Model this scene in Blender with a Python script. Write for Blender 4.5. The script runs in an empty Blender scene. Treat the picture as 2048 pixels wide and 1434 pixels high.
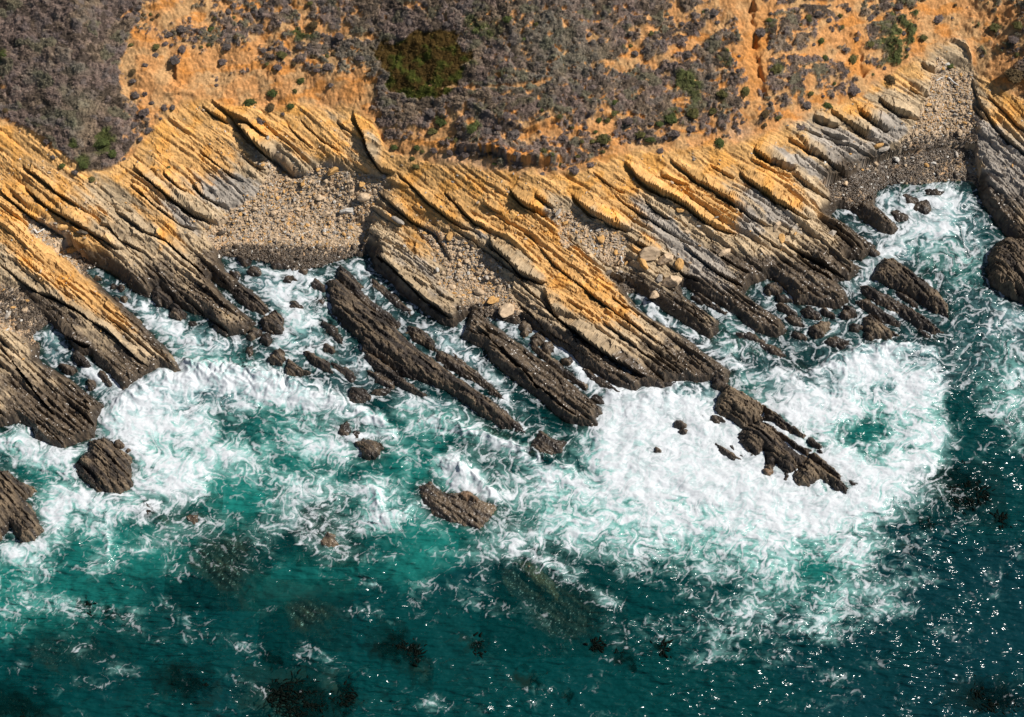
import bpy, math, random
import numpy as np
C = bpy.context.scene
COL = C.collection
# ------------------------------------------------------------------ camera
PW, PH = 2048.0, 1434.0
PITCH = math.radians(58.0); DIST = 225.0
CAMP = np.array([0.0, -DIST*math.cos(PITCH), DIST*math.sin(PITCH)])
LENS = 61.5; F_PX = LENS/36.0*PW
cd = bpy.data.cameras.new('camera'); cam = bpy.data.objects.new('camera', cd); COL.objects.link(cam)
cam.location = CAMP.tolist(); cam.rotation_euler = (math.radians(90)-PITCH, 0, 0)
cd.lens = LENS; cd.sensor_width = 36.0; cd.clip_start = 1; cd.clip_end = 9000
C.camera = cam
# ------------------------------------------------------------------ sky, sun, exposure
SUN_EL = math.radians(46); SUN_AZ = math.radians(14)      # measured from +X towards +Y
w = bpy.data.worlds.new('World'); C.world = w; w.use_nodes = True
nt = w.node_tree; bg = nt.nodes['Background']; sk = nt.nodes.new('ShaderNodeTexSky')
sk.sky_type = 'NISHITA'; sk.sun_disc = False; sk.sun_elevation = SUN_EL; sk.sun_rotation = math.radians(90)-SUN_AZ
nt.links.new(sk.outputs[0], bg.inputs[0]); bg.inputs[1].default_value = 0.05
sl = bpy.data.lights.new('sun', 'SUN'); sl.energy = 4.9; sl.angle = math.radians(0.5); sl.color = (1, .955, .89)
so = bpy.data.objects.new('sun', sl); COL.objects.link(so)
so.rotation_euler = (math.radians(90)-SUN_EL, 0, math.radians(90)+SUN_AZ)
C.view_settings.view_transform = 'Standard'; C.view_settings.look = 'None'
C.view_settings.exposure = 0.1; C.view_settings.gamma = 1
C.render.engine = 'CYCLES'
C.cycles.max_bounces = 5; C.cycles.diffuse_bounces = 1; C.cycles.glossy_bounces = 2; C.cycles.transparent_max_bounces = 6
C.cycles.sample_clamp_indirect = 4
# ------------------------------------------------------------------ camera maths
SP, CP = math.sin(PITCH), math.cos(PITCH)
def project(x, y, z):
    dx, dy, dz = x-CAMP[0], y-CAMP[1], z-CAMP[2]
    dep = dy*CP - dz*SP; up = dy*SP + dz*CP
    return PW/2 + F_PX*dx/dep, PH/2 - F_PX*up/dep
def unproject(u, v, z):
    a = (np.asarray(u, float)-PW/2)/F_PX; b = (PH/2-np.asarray(v, float))/F_PX
    dirz = b*CP - SP; diry = b*SP + CP
    t = (z-CAMP[2])/dirz
    return CAMP[0]+a*t, CAMP[1]+diry*t
PX = 0.0645   # metres per photo pixel near the middle
# ------------------------------------------------------------------ noise
def _h(ix, iy, s):
    n = (ix*374761393 + iy*668265263 + s*974634777) & 0x7fffffff
    n = ((n ^ (n >> 13))*1274126177) & 0x7fffffff
    n = ((n ^ (n >> 16))*69069 + 12345) & 0x7fffffff
    return ((n ^ (n >> 15)) & 0xffff)/65535.0
_pr = np.random.default_rng(3); _PT = _pr.permutation(1024).astype(np.int32); _ga = _pr.random(1024)*6.2831853
_GX = np.cos(_ga).astype(np.float32); _GY = np.sin(_ga).astype(np.float32); _RV = _pr.random(1024).astype(np.float32)
def perlin(x, y, s=0):
    x = np.asarray(x); y = np.asarray(y)
    xf = np.floor(x); yf = np.floor(y)
    xi = xf.astype(np.int32); yi = yf.astype(np.int32)+int(s)*57
    fx = (x-xf).astype(np.float32); fy = (y-yf).astype(np.float32)
    ux = fx*fx*fx*(fx*(fx*6-15)+10); uy = fy*fy*fy*(fy*(fy*6-15)+10)
    p0 = _PT[(xi+int(s)*131) & 1023]; p1 = _PT[(xi+1+int(s)*131) & 1023]
    def g(p, ay, ax):
        i = _PT[(p+yi+ay) & 1023]
        return _GX[i]*(fx-ax)+_GY[i]*(fy-ay)
    a = g(p0,0,0); b = g(p1,0,1); c = g(p0,1,0); d = g(p1,1,1)
    return ((a+(b-a)*ux)*(1-uy)+(c+(d-c)*ux)*uy)*1.5
def fbm(x, y, s=0, o=4, g=.5, l=2.03):
    r = 0; a = 1; t = 0
    for k in range(o):
        r = r + a*perlin(x, y, s+k*17); t += a; a *= g; x = x*l+3.7; y = y*l-1.3
    return r/t*1.3
def ridged(x, y, s=0, o=3):
    r = 0; a = 1; t = 0
    for k in range(o):
        r = r + a*(1-np.abs(perlin(x, y, s+k*13))*2); t += a; a *= .55; x = x*2.1+1.7; y = y*2.1+5.3
    return r/t
def worley(x, y, s=0):
    xf = np.floor(x); yf = np.floor(y); xi = xf.astype(np.int32)+s*131; yi = yf.astype(np.int32)+s*57
    fx = (x-xf).astype(np.float32); fy = (y-yf).astype(np.float32)
    f1 = np.full(fx.shape, 9.0, np.float32); f2 = f1.copy(); idv = np.zeros(fx.shape, np.float32)
    for ax in (-1,0,1):
        p = _PT[(xi+ax) & 1023]
        for ay in (-1,0,1):
            i = _PT[(p+yi+ay) & 1023]
            d = np.hypot(ax+_RV[i]-fx, ay+_RV[(i+347) & 1023]-fy)
            m = d < f1
            f2 = np.where(m, f1, np.minimum(f2, d)); idv = np.where(m, _RV[(i+711) & 1023], idv); f1 = np.where(m, d, f1)
    return f1, f2, idv
def sst(a, b, x):
    t = np.clip((x-a)/(b-a), 0, 1); return t*t*(3-2*t)
def mix(a, b, t): return a+(b-a)*t
# ------------------------------------------------------------------ plan of the place, traced outlines (photo pixels)
def P(s): 
    q = [float(t) for t in s.replace(',', ' ').split()]; return np.array(q).reshape(-1, 2)
COAST = P('-1800,800 -600,850 -100,850 0,845 35,836 63,847 66,871 94,880 120,892 139,885 185,868 192,829 206,805 167,777 139,753 87,721 73,711 78,690 63,669 98,640 105,645 132,669 153,700 181,702 195,725 216,739 237,767 246,779 275,756 303,742 318,728 350,742 366,740 335,694 296,655 275,631 244,603 209,575 181,547 167,533 167,523 190,518 209,524 244,551 265,572 296,588 303,568 318,566 335,583 366,610 390,620 415,627 432,655 450,664 488,659 509,638 495,624 467,603 452,592 418,549 422,547 436,560 460,574 488,565 467,547 450,533 439,512 443,505 480,512 523,519 593,538 645,528 697,509 722,503 736,495 750,530 778,551 802,579 830,599 861,624 889,641 907,646 921,634 938,620 936,630 924,666 952,683 969,687 976,707 1011,739 1046,767 1074,784 1102,812 1133,836 1161,843 1196,847 1194,828 1206,822 1203,809 1168,781 1144,760 1105,725 1070,704 1050,687 1015,662 976,634 962,620 994,632 1029,643 1050,641 1074,655 1116,683 1144,701 1168,728 1203,749 1238,770 1273,779 1283,767 1318,770 1335,760 1374,756 1393,760 1428,753 1452,768 1463,735 1418,704 1383,676 1348,652 1310,632 1273,606 1254,582 1271,573 1325,608 1377,641 1400,655 1421,669 1439,654 1439,634 1390,599 1368,582 1362,563 1372,560 1390,574 1418,592 1477,620 1487,634 1515,655 1557,666 1575,655 1564,631 1529,610 1490,580 1501,561 1536,546 1557,554 1585,582 1592,599 1613,599 1644,606 1676,610 1700,596 1693,575 1672,553 1700,554 1718,537 1724,528 1697,509 1725,512 1754,486 1725,464 1690,436 1662,415 1679,401 1704,415 1732,432 1766,457 1787,462 1801,450 1777,422 1752,401 1756,376 1784,359 1836,363 1888,354 1941,349 1958,359 1969,394 1993,429 2017,460 2048,488 2200,560 2700,800 3800,1000 3800,-2500 -1800,-2500')
VLINE = P('-1500,260 0,250 60,268 110,305 180,345 235,340 300,270 345,230 400,200 470,215 560,222 640,212 700,216 745,240 770,300 800,322 900,330 1040,352 1150,352 1240,310 1400,300 1500,285 1560,262 1620,230 1700,205 1770,165 1840,120 1880,92 1925,80 1950,140 1990,170 2048,205 2600,330 3600,400')
CLINE = P('-1500,800 0,720 120,600 200,545 330,560 450,505 560,510 700,500 740,500 860,580 950,610 1100,640 1270,590 1370,570 1500,560 1590,540 1670,440 1740,380 1790,355 1940,350 1990,400 2060,480 2700,760 3600,900')
BEACHES = [P('500,285 520,330 556,305 580,335 612,350 640,335 690,345 735,350 772,352 745,420 738,480 712,506 640,540 560,545 470,520 436,508 424,488 404,466 462,424 512,392 540,345'),
 P('840,448 900,470 985,500 1010,560 1045,600 1052,640 1000,640 930,612 880,560 860,500'),
 P('1090,408 1160,432 1240,470 1262,540 1200,532 1130,482 1082,440'),
 P('1876,118 1942,150 1950,270 1962,362 1880,372 1780,378 1700,408 1640,368 1700,332 1800,300 1836,240 1858,180'),
 P('50,428 110,450 170,498 214,545 200,560 160,540 110,500 60,462'),
 P('-60,560 40,575 70,610 108,645 90,700 20,660 -60,660'),
 P('1200,530 1250,545 1285,570 1262,590 1230,570')]
SC = [  # scarps: polyline, height in m, dip-slope width in px
 ('464,227 505,272 544,307 586,345 612,349',2.6,34),('404,209 439,230 457,244',1.0,20),('422,199 457,223 502,247 540,286',1.2,20),
 ('268,331 314,366 349,394 401,429 443,448',1.9,26),('390,373 418,397 460,415',1.4,20),('328,349 376,387',.8,18),('401,300 436,331 488,363',.9,20),
 ('485,310 533,342',.7,16),('0,376 42,408 87,443 139,478 174,495',1.7,26),('49,373 105,415 157,443 195,467 240,502',1.6,24),
 ('45,328 112,380 185,432',1.0,22),('195,446 220,452 244,478 286,502',1.0,20),('258,366 314,411 366,446 400,462',.8,20),
 ('227,415 286,460 335,478 363,502 401,537 450,582',1.1,24),('575,251 627,300',.5,16),('638,272 680,303',.5,14),('673,241 705,265',.35,12),
 ('706,224 729,265 743,303 767,338 790,346',1.5,16),('757,383 795,415 837,443 875,467 903,526',1.3,24),('795,345 830,376 861,408 931,460',.9,22),
 ('889,383 924,415 955,446 987,464',1.0,24),('1022,380 1056,404 1100,429',2.3,30),('1070,394 1110,418',1.2,16),
 ('1147,387 1182,418 1224,446 1259,457',2.0,30),('1250,325 1262,335 1280,352 1325,380 1383,412 1418,443 1480,467',2.3,34),
 ('1231,390 1273,418 1325,453 1380,488',.9,22),('1290,400 1345,440',1.2,16),('966,408 1004,429',.7,16),
 ('980,478 987,488 1022,515 1046,540 1091,565',2.6,40),('1091,585 1109,617 1151,655 1203,690 1255,728 1290,752',2.8,44),
 ('736,481 760,509 799,540 854,596 903,634',1.5,30),('1029,554 1098,610 1160,650',.6,18),('1063,481 1126,540 1185,589 1273,655 1342,704',.8,24),
 ('1224,592 1260,620',.5,14),('1203,645 1318,728',.8,22),('1480,342 1515,369 1557,401 1627,439',2.2,32),
 ('1340,322 1400,363 1460,397 1501,429 1543,453',1.5,28),('1508,296 1543,317 1592,338',2.4,26),('1592,352 1627,376 1679,401',1.1,24),
 ('1578,275 1620,296 1662,321 1714,356',1.9,26),('1627,230 1679,251',2.0,18),('1662,223 1704,244 1749,275',1.8,20),('1724,220 1780,258',2.4,24),
 ('1759,195 1794,220 1843,234',1.9,22),('1592,248 1644,272 1714,296 1756,317',.9,16),('1843,129 1890,143',1.2,14),('1819,174 1857,192',.7,14),
 ('1944,160 1962,209 1993,254 2031,289 2080,324 2200,420',.9,26),('1948,209 1975,244',.5,12),('1975,192 2028,240 2100,300',.6,14),
 ('1369,495 1453,551 1498,575',1.2,26),('1592,505 1683,565',.9,24),('1564,481 1648,526 1700,556',1.0,24),('1500,455 1570,500',.7,20),
 ('0,526 70,575 157,617 227,669 296,732',1.2,28),('115,641 139,666 180,690',1.6,26),('0,690 60,760 110,830',.8,24),('940,640 1000,690 1080,770 1160,838',.6,26),
 ('1035,600 1090,655 1180,715',.6,16),('600,240 660,290',.4,14),('1250,470 1330,510',1.0,22),('1500,318 1580,360',.6,14),('1640,260 1700,285',.7,12),('1700,250 1760,285',.7,12),
 ('330,395 380,420',.6,12),('880,430 960,470',.5,16),('1130,470 1180,510',.5,12),('1330,520 1400,560',.7,16),('1420,500 1500,545',.7,16),('1320,350 1380,375',.7,16),('1185,345 1250,390',.6,20),('1420,330 1470,355',.6,16),
]
SC = [(P(a), h, ww) for a, h, ww in SC]
BARE = [  # bare soil among the scrub: cx cy rx ry deg strength
 (300,110,55,110,8,1),(360,20,95,28,0,.9),(340,170,75,60,0,.7),(255,130,18,80,10,.9),(368,140,20,32,0,1),(607,25,10,36,-15,1),(540,75,55,14,-25,.7),
 (10,170,14,55,0,1),(40,235,34,34,0,.8),(90,290,30,35,35,.9),(240,270,40,40,0,.8),(450,110,60,16,10,.5),(480,175,120,40,0,.62),(600,165,110,45,0,.6),(560,230,140,25,0,.7),
 (705,190,25,30,0,1),(700,60,30,25,0,.35),(852,20,40,12,15,.7),(890,75,20,16,0,.6),(940,50,50,10,-30,.4),(1060,120,12,8,0,.6),(1095,20,12,20,30,.5),
 (1265,95,16,28,20,.8),(1240,128,70,7,-5,.7),(1300,60,14,30,20,.5),(1355,30,16,34,0,.9),(1180,75,14,7,0,.9),(1500,60,26,100,0,1),(1515,160,16,60,10,1),(1410,60,90,8,-35,.6),
 (1470,15,50,20,0,1),(1700,30,26,56,30,.8),(1712,95,16,34,0,1),(1722,140,10,26,0,.9),(1640,70,20,50,-30,.45),(1625,170,12,50,-15,.7),(1665,110,40,10,20,.6),
 (1750,150,18,34,0,.6),(1860,60,20,60,20,.8),(1900,20,50,40,0,.8),(2000,30,60,50,0,.75),(1990,140,36,40,20,1),(1890,90,60,16,-20,.7),
 (905,235,28,24,20,.8),(880,260,30,22,0,.8),(930,215,6,26,0,.6),(1000,215,8,24,10,.7),(1120,255,60,20,0,.8),(1050,270,40,22,0,.7),(1215,250,20,36,0,1),(840,295,34,34,0,.8),
 (770,315,30,20,0,.9),(1430,230,14,34,10,.5),(1580,215,20,20,0,.7),(1370,270,40,12,0,.5),(1360,205,8,50,0,.5),(1000,80,10,50,20,.35),(745,130,40,14,-20,.4),(900,170,70,10,-8,.5),(950,180,40,6,8,.4),(750,160,60,40,0,.35)]
BARE[:0] = []
TRAILS = [P('1370,102 1430,60 1490,22 1600,8 1700,4'),P('1700,60 1780,25 1860,12'),P('0,66 120,64 220,45 262,25'),P('1205,124 1290,125 1340,108 1380,100'),P('860,172 960,174 1020,170 1100,160'),P('690,300 720,220 760,150'),P('500,25 540,70 590,95'),P('640,60 700,75 760,70'),P('1530,110 1620,105 1660,90')]
GREEN = [(850,125,86,66,0,1),(1810,100,50,90,10,.9),(208,285,20,24,30,1),(165,328,12,16,0,1),(145,290,8,9,0,1),(5,110,8,12,0,1),(605,70,22,14,0,.8),(600,165,8,8,0,1),(545,185,12,12,0,.7),
 (525,150,8,12,0,.8),(500,205,14,14,0,.9),(880,240,14,14,0,.8),(945,255,14,18,0,.8),(1365,160,22,20,0,.8),(1250,95,20,12,0,.4),(1345,240,24,20,0,.7),(1440,285,16,16,0,.8),(1700,130,14,24,0,.6),
 (1050,205,50,12,-20,.5),(1540,60,16,20,0,.5),(1450,115,16,30,0,.6),(940,130,14,8,0,.5),(980,60,30,24,0,.6),(1390,185,20,40,0,.5),(940,50,14,20,0,.5),(1980,60,60,70,30,.55),(1560,135,14,22,0,.6),(1655,210,14,14,0,.7),(1905,115,8,12,0,1),(1440,200,14,12,0,.6),(990,145,40,20,0,.4)]
LICHEN = [(70,150,18,12,0),(165,205,22,16,0),(155,140,22,10,0),(105,230,16,10,0),(150,255,14,12,0),(130,180,12,12,0),(1100,60,50,40,0),(1150,120,60,30,0),(1060,170,40,16,0),(700,130,60,50,0)]
OCHRE = [(60,400,160,80,38,1.1),(140,540,150,34,43,1.25),(60,470,90,40,40,1),(250,600,50,16,45,.7),(380,300,110,75,35,1.15),(300,400,60,30,35,.5),(330,240,40,30,0,1),(255,345,22,26,0,1),
 (540,240,110,38,25,.9),(640,280,80,40,30,.7),(340,470,60,16,40,.6),(320,500,10,10,0,.6),(830,400,70,60,35,.8),(950,400,110,55,35,1.0),(1150,345,160,34,5,1.2),(1160,600,70,34,35,1.4),(1090,500,120,30,42,1.2),(1170,560,110,22,42,1.2),(1060,420,80,30,35,.8),
 (1200,400,70,28,35,1.0),(1280,430,60,18,38,.8),(1340,350,120,40,25,1.0),(1430,420,70,26,30,1.0),(1500,330,110,34,25,.9),(1560,390,50,16,35,.7),(1590,290,60,20,25,.7),(1700,220,80,22,20,.6),
 (1830,160,60,40,0,.5),(2010,230,60,40,45,.8),(1290,500,40,22,0,.6),(880,490,60,30,40,.4),(830,500,60,20,42,.5),(1460,285,70,20,0,.8),(10,260,60,40,0,.8),(960,330,140,26,0,.9),(1650,430,20,12,0,.4),(720,235,30,30,0,.7)]
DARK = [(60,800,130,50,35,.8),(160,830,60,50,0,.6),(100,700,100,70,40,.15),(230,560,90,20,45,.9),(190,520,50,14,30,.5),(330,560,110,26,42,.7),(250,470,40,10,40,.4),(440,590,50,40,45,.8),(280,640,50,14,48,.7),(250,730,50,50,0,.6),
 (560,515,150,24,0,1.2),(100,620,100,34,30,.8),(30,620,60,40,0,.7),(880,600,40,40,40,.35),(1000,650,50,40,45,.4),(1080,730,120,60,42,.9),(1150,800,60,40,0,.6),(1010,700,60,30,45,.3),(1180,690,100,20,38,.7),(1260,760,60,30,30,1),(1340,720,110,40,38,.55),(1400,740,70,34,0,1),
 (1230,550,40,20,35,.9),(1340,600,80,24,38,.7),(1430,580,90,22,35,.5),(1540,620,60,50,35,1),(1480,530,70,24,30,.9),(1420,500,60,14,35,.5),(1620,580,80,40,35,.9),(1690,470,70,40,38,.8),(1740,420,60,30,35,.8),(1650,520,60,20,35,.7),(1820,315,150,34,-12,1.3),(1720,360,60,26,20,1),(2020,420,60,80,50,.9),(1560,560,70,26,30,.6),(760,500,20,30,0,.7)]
GREY = [(110,440,50,14,40,1),(60,470,60,10,40,1),(430,380,70,34,30,.8),(490,380,40,20,30,1),(660,350,20,26,40,.9),(470,250,40,14,40,.6),(360,430,60,14,38,.7),(1300,440,90,12,37,1),(1350,470,120,14,37,1),(1480,440,50,24,35,.9),(1540,420,60,12,36,1),(1620,340,80,12,30,1),(1690,290,70,22,28,.9),
 (1790,250,20,14,30,1),(1770,270,26,20,20,1),(1990,300,60,26,55,1.2),(2030,360,40,70,55,1),(1880,200,20,40,60,.4),(1130,560,40,20,0,.5),(1240,640,30,16,0,.7),(840,540,80,24,42,.5),(1400,545,90,12,36,.8),(1700,330,60,18,30,.7),(960,470,20,8,40,.7),(1040,480,30,20,0,.5),(1100,540,20,20,30,.7)]
def blobs(U, V, L, pw=2.0):
    r = np.zeros(U.shape)
    for b in L:
        cx, cy, rx, ry, a = b[:5]; am = b[5] if len(b) > 5 else 1.0
        R = max(rx, ry)*2.6
        m = (np.abs(U-cx) < R) & (np.abs(V-cy) < R)
        if not m.any(): continue
        t = math.radians(a); dx = U[m]-cx; dy = V[m]-cy
        p = (dx*math.cos(t)+dy*math.sin(t))/rx; q = (-dx*math.sin(t)+dy*math.cos(t))/ry
        r[m] += am*np.exp(-.7*(p*p+q*q)**(pw/2))
    return r
def segdist(U, V, poly, close=False):
    """distance, signed side and arc parameter of the nearest point of a polyline"""
    n = len(poly); best = np.full(U.shape, 1e9); side = np.zeros(U.shape); par = np.zeros(U.shape)
    L = np.hypot(*np.diff(poly, axis=0).T); cum = np.concatenate([[0], np.cumsum(L)]); tot = cum[-1]
    for i in range(n if close else n-1):
        a = poly[i]; b = poly[(i+1) % n]; d = b-a; l2 = max(d@d, 1e-9)
        t = np.clip(((U-a[0])*d[0]+(V-a[1])*d[1])/l2, 0, 1)
        dd = np.hypot(U-a[0]-t*d[0], V-a[1]-t*d[1]); m = dd < best
        best = np.where(m, dd, best)
        if not close:
            cr = -(d[0]*(V-a[1])-d[1]*(U-a[0]))/math.sqrt(l2)
            side = np.where(m, cr, side); par = np.where(m, (cum[i]+t*L[i])/tot, par)
    return best, side, par
def inside(U, V, poly):
    r = np.zeros(U.shape, bool); n = len(poly)
    for i in range(n):
        x0, y0 = poly[i]; x1, y1 = poly[(i+1) % n]
        if y0 == y1: continue
        c = (y0 > V) != (y1 > V)
        r ^= c & (U < (x1-x0)*(V-y0)/(y1-y0)+x0)
    return r
def sdf(U, V, poly):
    d, _, _ = segdist(U, V, poly, True)
    return np.where(inside(U, V, poly), d, -d)
class Raster:
    u0, v0, st = -900.0, -700.0, 3.0
    nu, nv = 1300, 960
    def __init__(s, f=None, data=None):
        if data is None:
            U, V = np.meshgrid(Raster.u0+Raster.st*np.arange(Raster.nu), Raster.v0+Raster.st*np.arange(Raster.nv))
            data = f(U, V)
        s.d = data
    def __call__(s, u, v):
        a = np.clip((u-s.u0)/s.st, 0, s.nu-1.001); b = np.clip((v-s.v0)/s.st, 0, s.nv-1.001)
        i = a.astype(int); j = b.astype(int); fa = a-i; fb = b-j; d = s.d
        return (d[j,i]*(1-fa)+d[j,i+1]*fa)*(1-fb)+(d[j+1,i]*(1-fa)+d[j+1,i+1]*fa)*fb
RU, RV = np.meshgrid(Raster.u0+Raster.st*np.arange(Raster.nu), Raster.v0+Raster.st*np.arange(Raster.nv))
R_coast = Raster(data=sdf(RU, RV, COAST))
_b = np.full(RU.shape, -999.0)
for q in BEACHES: _b = np.maximum(_b, sdf(RU, RV, q))
R_beach = Raster(data=_b)
def vline(u): return np.interp(u, VLINE[:,0], VLINE[:,1])
_us = np.arange(-1600, 3700, 8.0); _k = np.exp(-.5*(np.arange(-40,41)*8/95.0)**2); _k /= _k.sum()
_vs = np.convolve(np.pad(vline(_us), 40, 'edge'), _k, 'valid'); _cs = np.convolve(np.pad(np.interp(_us, CLINE[:,0], CLINE[:,1]), 40, 'edge'), _k, 'valid')
def vsm(u): return np.interp(u, _us, _vs)
def cline(u): return np.interp(u, _us, _cs)
def zbase(U, V):
    v0 = vsm(U); c0 = cline(U); t = (c0-V)/np.maximum(c0-v0, 60)
    cliff = 1.25+ 8.6*np.clip((c0-v0)/290,.5,1)*(1-.30*sst(1820,1960,U))*np.clip(t,0,1)**1.25 + np.clip(t,-9,0)*.5
    cliff = np.maximum(cliff, .9)
    hill = np.clip(v0-V, 0, 4000)
    z = cliff + .034*hill + .25*fbm(U/90, V/70, 5)*sst(0,60,hill)
    bc = R_coast(U, V); be = R_beach(U, V)
    zb = .25+np.clip(bc, 0, 400)*.0105; rt = sst(1800,1870,U); shl = np.clip(blobs(U,V,[(930,550,110,110,40,1.3),(1170,470,120,80,30,1.3)]),0,1); zb = np.maximum(zb, z-(mix(.75,.45,rt)+mix(.65,.5,rt)*sst(0,60,be))*(1-.6*shl))
    z = mix(z, np.minimum(zb, z), sst(-24, 8, be))
    return z
R_z = Raster(f=zbase)
def solve_uv(X, Y, f=None):
    Z = np.full(X.shape, 2.0)
    for k in range(14):
        U, V = project(X, Y, Z); Z = mix(Z, R_z(U, V), .75)
    return project(X, Y, Z)+(Z,)
# strata coordinate: a smooth field whose contours follow the traced scarps
def _basis(x, y):
    return [x, y, x*x, x*y, y*y, x**3, x*x*y, x*y*y, y**3, x**4, x**3*y, x*x*y*y, x*y**3]
def _grad(x, y):
    o = np.ones_like(x); z = o*0
    gx = [o, z, 2*x, y, z, 3*x*x, 2*x*y, y*y, z, 4*x**3, 3*x*x*y, 2*x*y*y, y**3]
    gy = [z, o, z, x, 2*y, z, x*x, 2*x*y, 3*y*y, z, x**3, 2*x*x*y, 3*x*y*y]
    return np.array(gx).T, np.array(gy).T
_A = []; _r = []
_extra = [P('-400,300 0,640'), P('2100,300 2300,620'), P('1450,780 1690,980'), P('680,600 1000,850'), P('850,980 960,1060'), P('-300,700 0,1000'), P('0,700 180,860')]
for q in [s[0] for s in SC if len(s[0]) > 2]+_extra+_extra:
    for i in range(len(q)-1):
        a, b = q[i], q[i+1]; d = b-a; L = np.hypot(*d)
        if L < 12: continue
        d = d/L; m = (a+b)/2; x = np.array([(m[0]-1024)/1000]); y = np.array([(m[1]-450)/1000])
        gx, gy = _grad(x, y); wt = math.sqrt(L/40)
        _A.append((gx[0]*d[0]+gy[0]*d[1])*wt*2); _r.append(0)
        _A.append((gx[0]*d[1]-gy[0]*d[0])*wt); _r.append(1*wt)
_n = 13; _reg = np.diag([0,0,.3,.3,.3,.5,.5,.5,.5,.9,.9,.9,.9])
_sol = np.linalg.lstsq(np.vstack([np.array(_A), _reg]), np.concatenate([_r, np.zeros(_n)]), rcond=None)[0]
def strata(U, V):
    x = np.clip((U-1024)/1000, -1.35, 1.35); y = np.clip((V-450)/1000, -.9, .9)
    c = sum(k*b for k, b in zip(_sol, _basis(x, y)))*1000
    a = (U*.72+V*.69)
    return c, a
LSTEP, STEP_R, WSTEP = .12, .11, .10
# ------------------------------------------------------------------ surface of the land: relief and natural colour
def col(*c): return np.array(c, float)
C_SOIL = col(.57,.28,.105); C_SOIL2 = col(.51,.30,.135); C_SOIL3 = col(.56,.225,.05); C_OCH = col(.60,.345,.130); C_OCH2 = col(.66,.325,.080); C_TAN = col(.46,.345,.215); C_GREY = col(.35,.305,.255)
C_DARK = col(.092,.068,.047); C_BLACK = col(.030,.024,.020); C_PEB = col(.55,.405,.265); C_PINK = col(.60,.37,.22)
def cmix(A, B, t):
    return A+(B-A)*t[..., None]
def strata_relief(c, a, U, V, s=0):
    """bedding: asymmetric steps with the scarp on the seaward-left side, cut by joints"""
    cw = c + 6*perlin(a/190, c/60, 11+s) + 1.2*perlin(a/30, c/9, 12+s) + .8*perlin(a/8, c/5, 13+s)
    def saw(p, off):
        q = cw/p+off; f = q-np.floor(q); k = np.floor(q).astype(np.int64)
        am = _h(k, (a/170+_h(k,k*0,7)*5).astype(np.int64), 31+s)
        w_ = 3.0/p; slot = np.exp(-((f-1+w_*.5)/w_)**2)*sst(.66,.92,am)
        return np.minimum(f/(1.6/p), (1-f)/(1-1.6/p)).clip(0,1)*(.25+.75*am) - slot*(1.1 if p > 20 else .9), am
    s1, i1 = saw(34, .25*perlin(a/300, c/100, 14+s)); s2, i2 = saw(11.5, .2*perlin(a/90, c/40, 15+s)); s3, i3 = saw(4.6, .3*perlin(a/40, c/20, 16+s))
    f1, f2, bid = worley(a/34+.4*perlin(a/20, c/20, 3), cw/11.0, 21+s)
    f3, f4, bi2 = worley(a/11, cw/5.5, 22+s)
    m = sst(-.20,.35, fbm(a/160, c/70, 23+s))
    blk = (bid-.5)*.46 + (bi2-.5)*.20
    joint = -(1-sst(.0,.09,f2-f1))*.30*m - (1-sst(0,.1,f4-f3))*.09*m
    m3 = sst(-.25,.3,fbm(a/120+4, c/50, 24+s))
    return .75*s1*(.25+.75*m) + .38*s2*(.35+.65*m3) + .16*s3*(.4+.6*m3), blk, joint, bid, bi2, .5*i2+.5*i1, i3
def scarps(U, V, c, a):
    """traced scarps: a step with a slot at its foot; O is how far the lip leans out over the slot"""
    H = np.zeros(U.shape); K = np.zeros(U.shape); O = np.zeros(U.shape)
    wob = 3.4*fbm(a/90, c/40, 41, 3, .55)+.9*perlin(a/9, c/12, 43); Vn = V+wob*.8; Un = U-wob*.55
    for pl, h, wd in SC:
        lo = pl.min(0)-wd*5-30; hi = pl.max(0)+wd*5+30
        m = (U > lo[0]) & (U < hi[0]) & (V > lo[1]) & (V < hi[1])
        if not m.any(): continue
        d, sd, t = segdist(Un[m], Vn[m], pl); n = np.where(sd >= 0, 1, -1)*d
        taper = np.clip(np.sin(np.pi*np.clip(t,0.001,.999)), 0, 1)**.55
        near = np.exp(-np.maximum(0, np.abs(d)-np.abs(sd)-2)/6.0)
        up = sst(-.4, 1.2, n)*np.exp(-np.clip(n,0,None)/wd)
        dn = -(.80+.35/h)*np.exp(-(np.clip(-n,0,None)/(3.4+3.4*h))**3)*sst(1.2,-.4,n)
        H[m] += h*taper*near*(.50*up+dn); O[m] = np.maximum(O[m], .52*h*taper*near*np.exp(-(np.clip(n,0,None)/4.5)**1.5)*sst(-.4,1.2,n))
        K[m] = np.maximum(K[m], taper*near*np.exp(-(n/5.0)**2))
    return H, K, O
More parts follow.
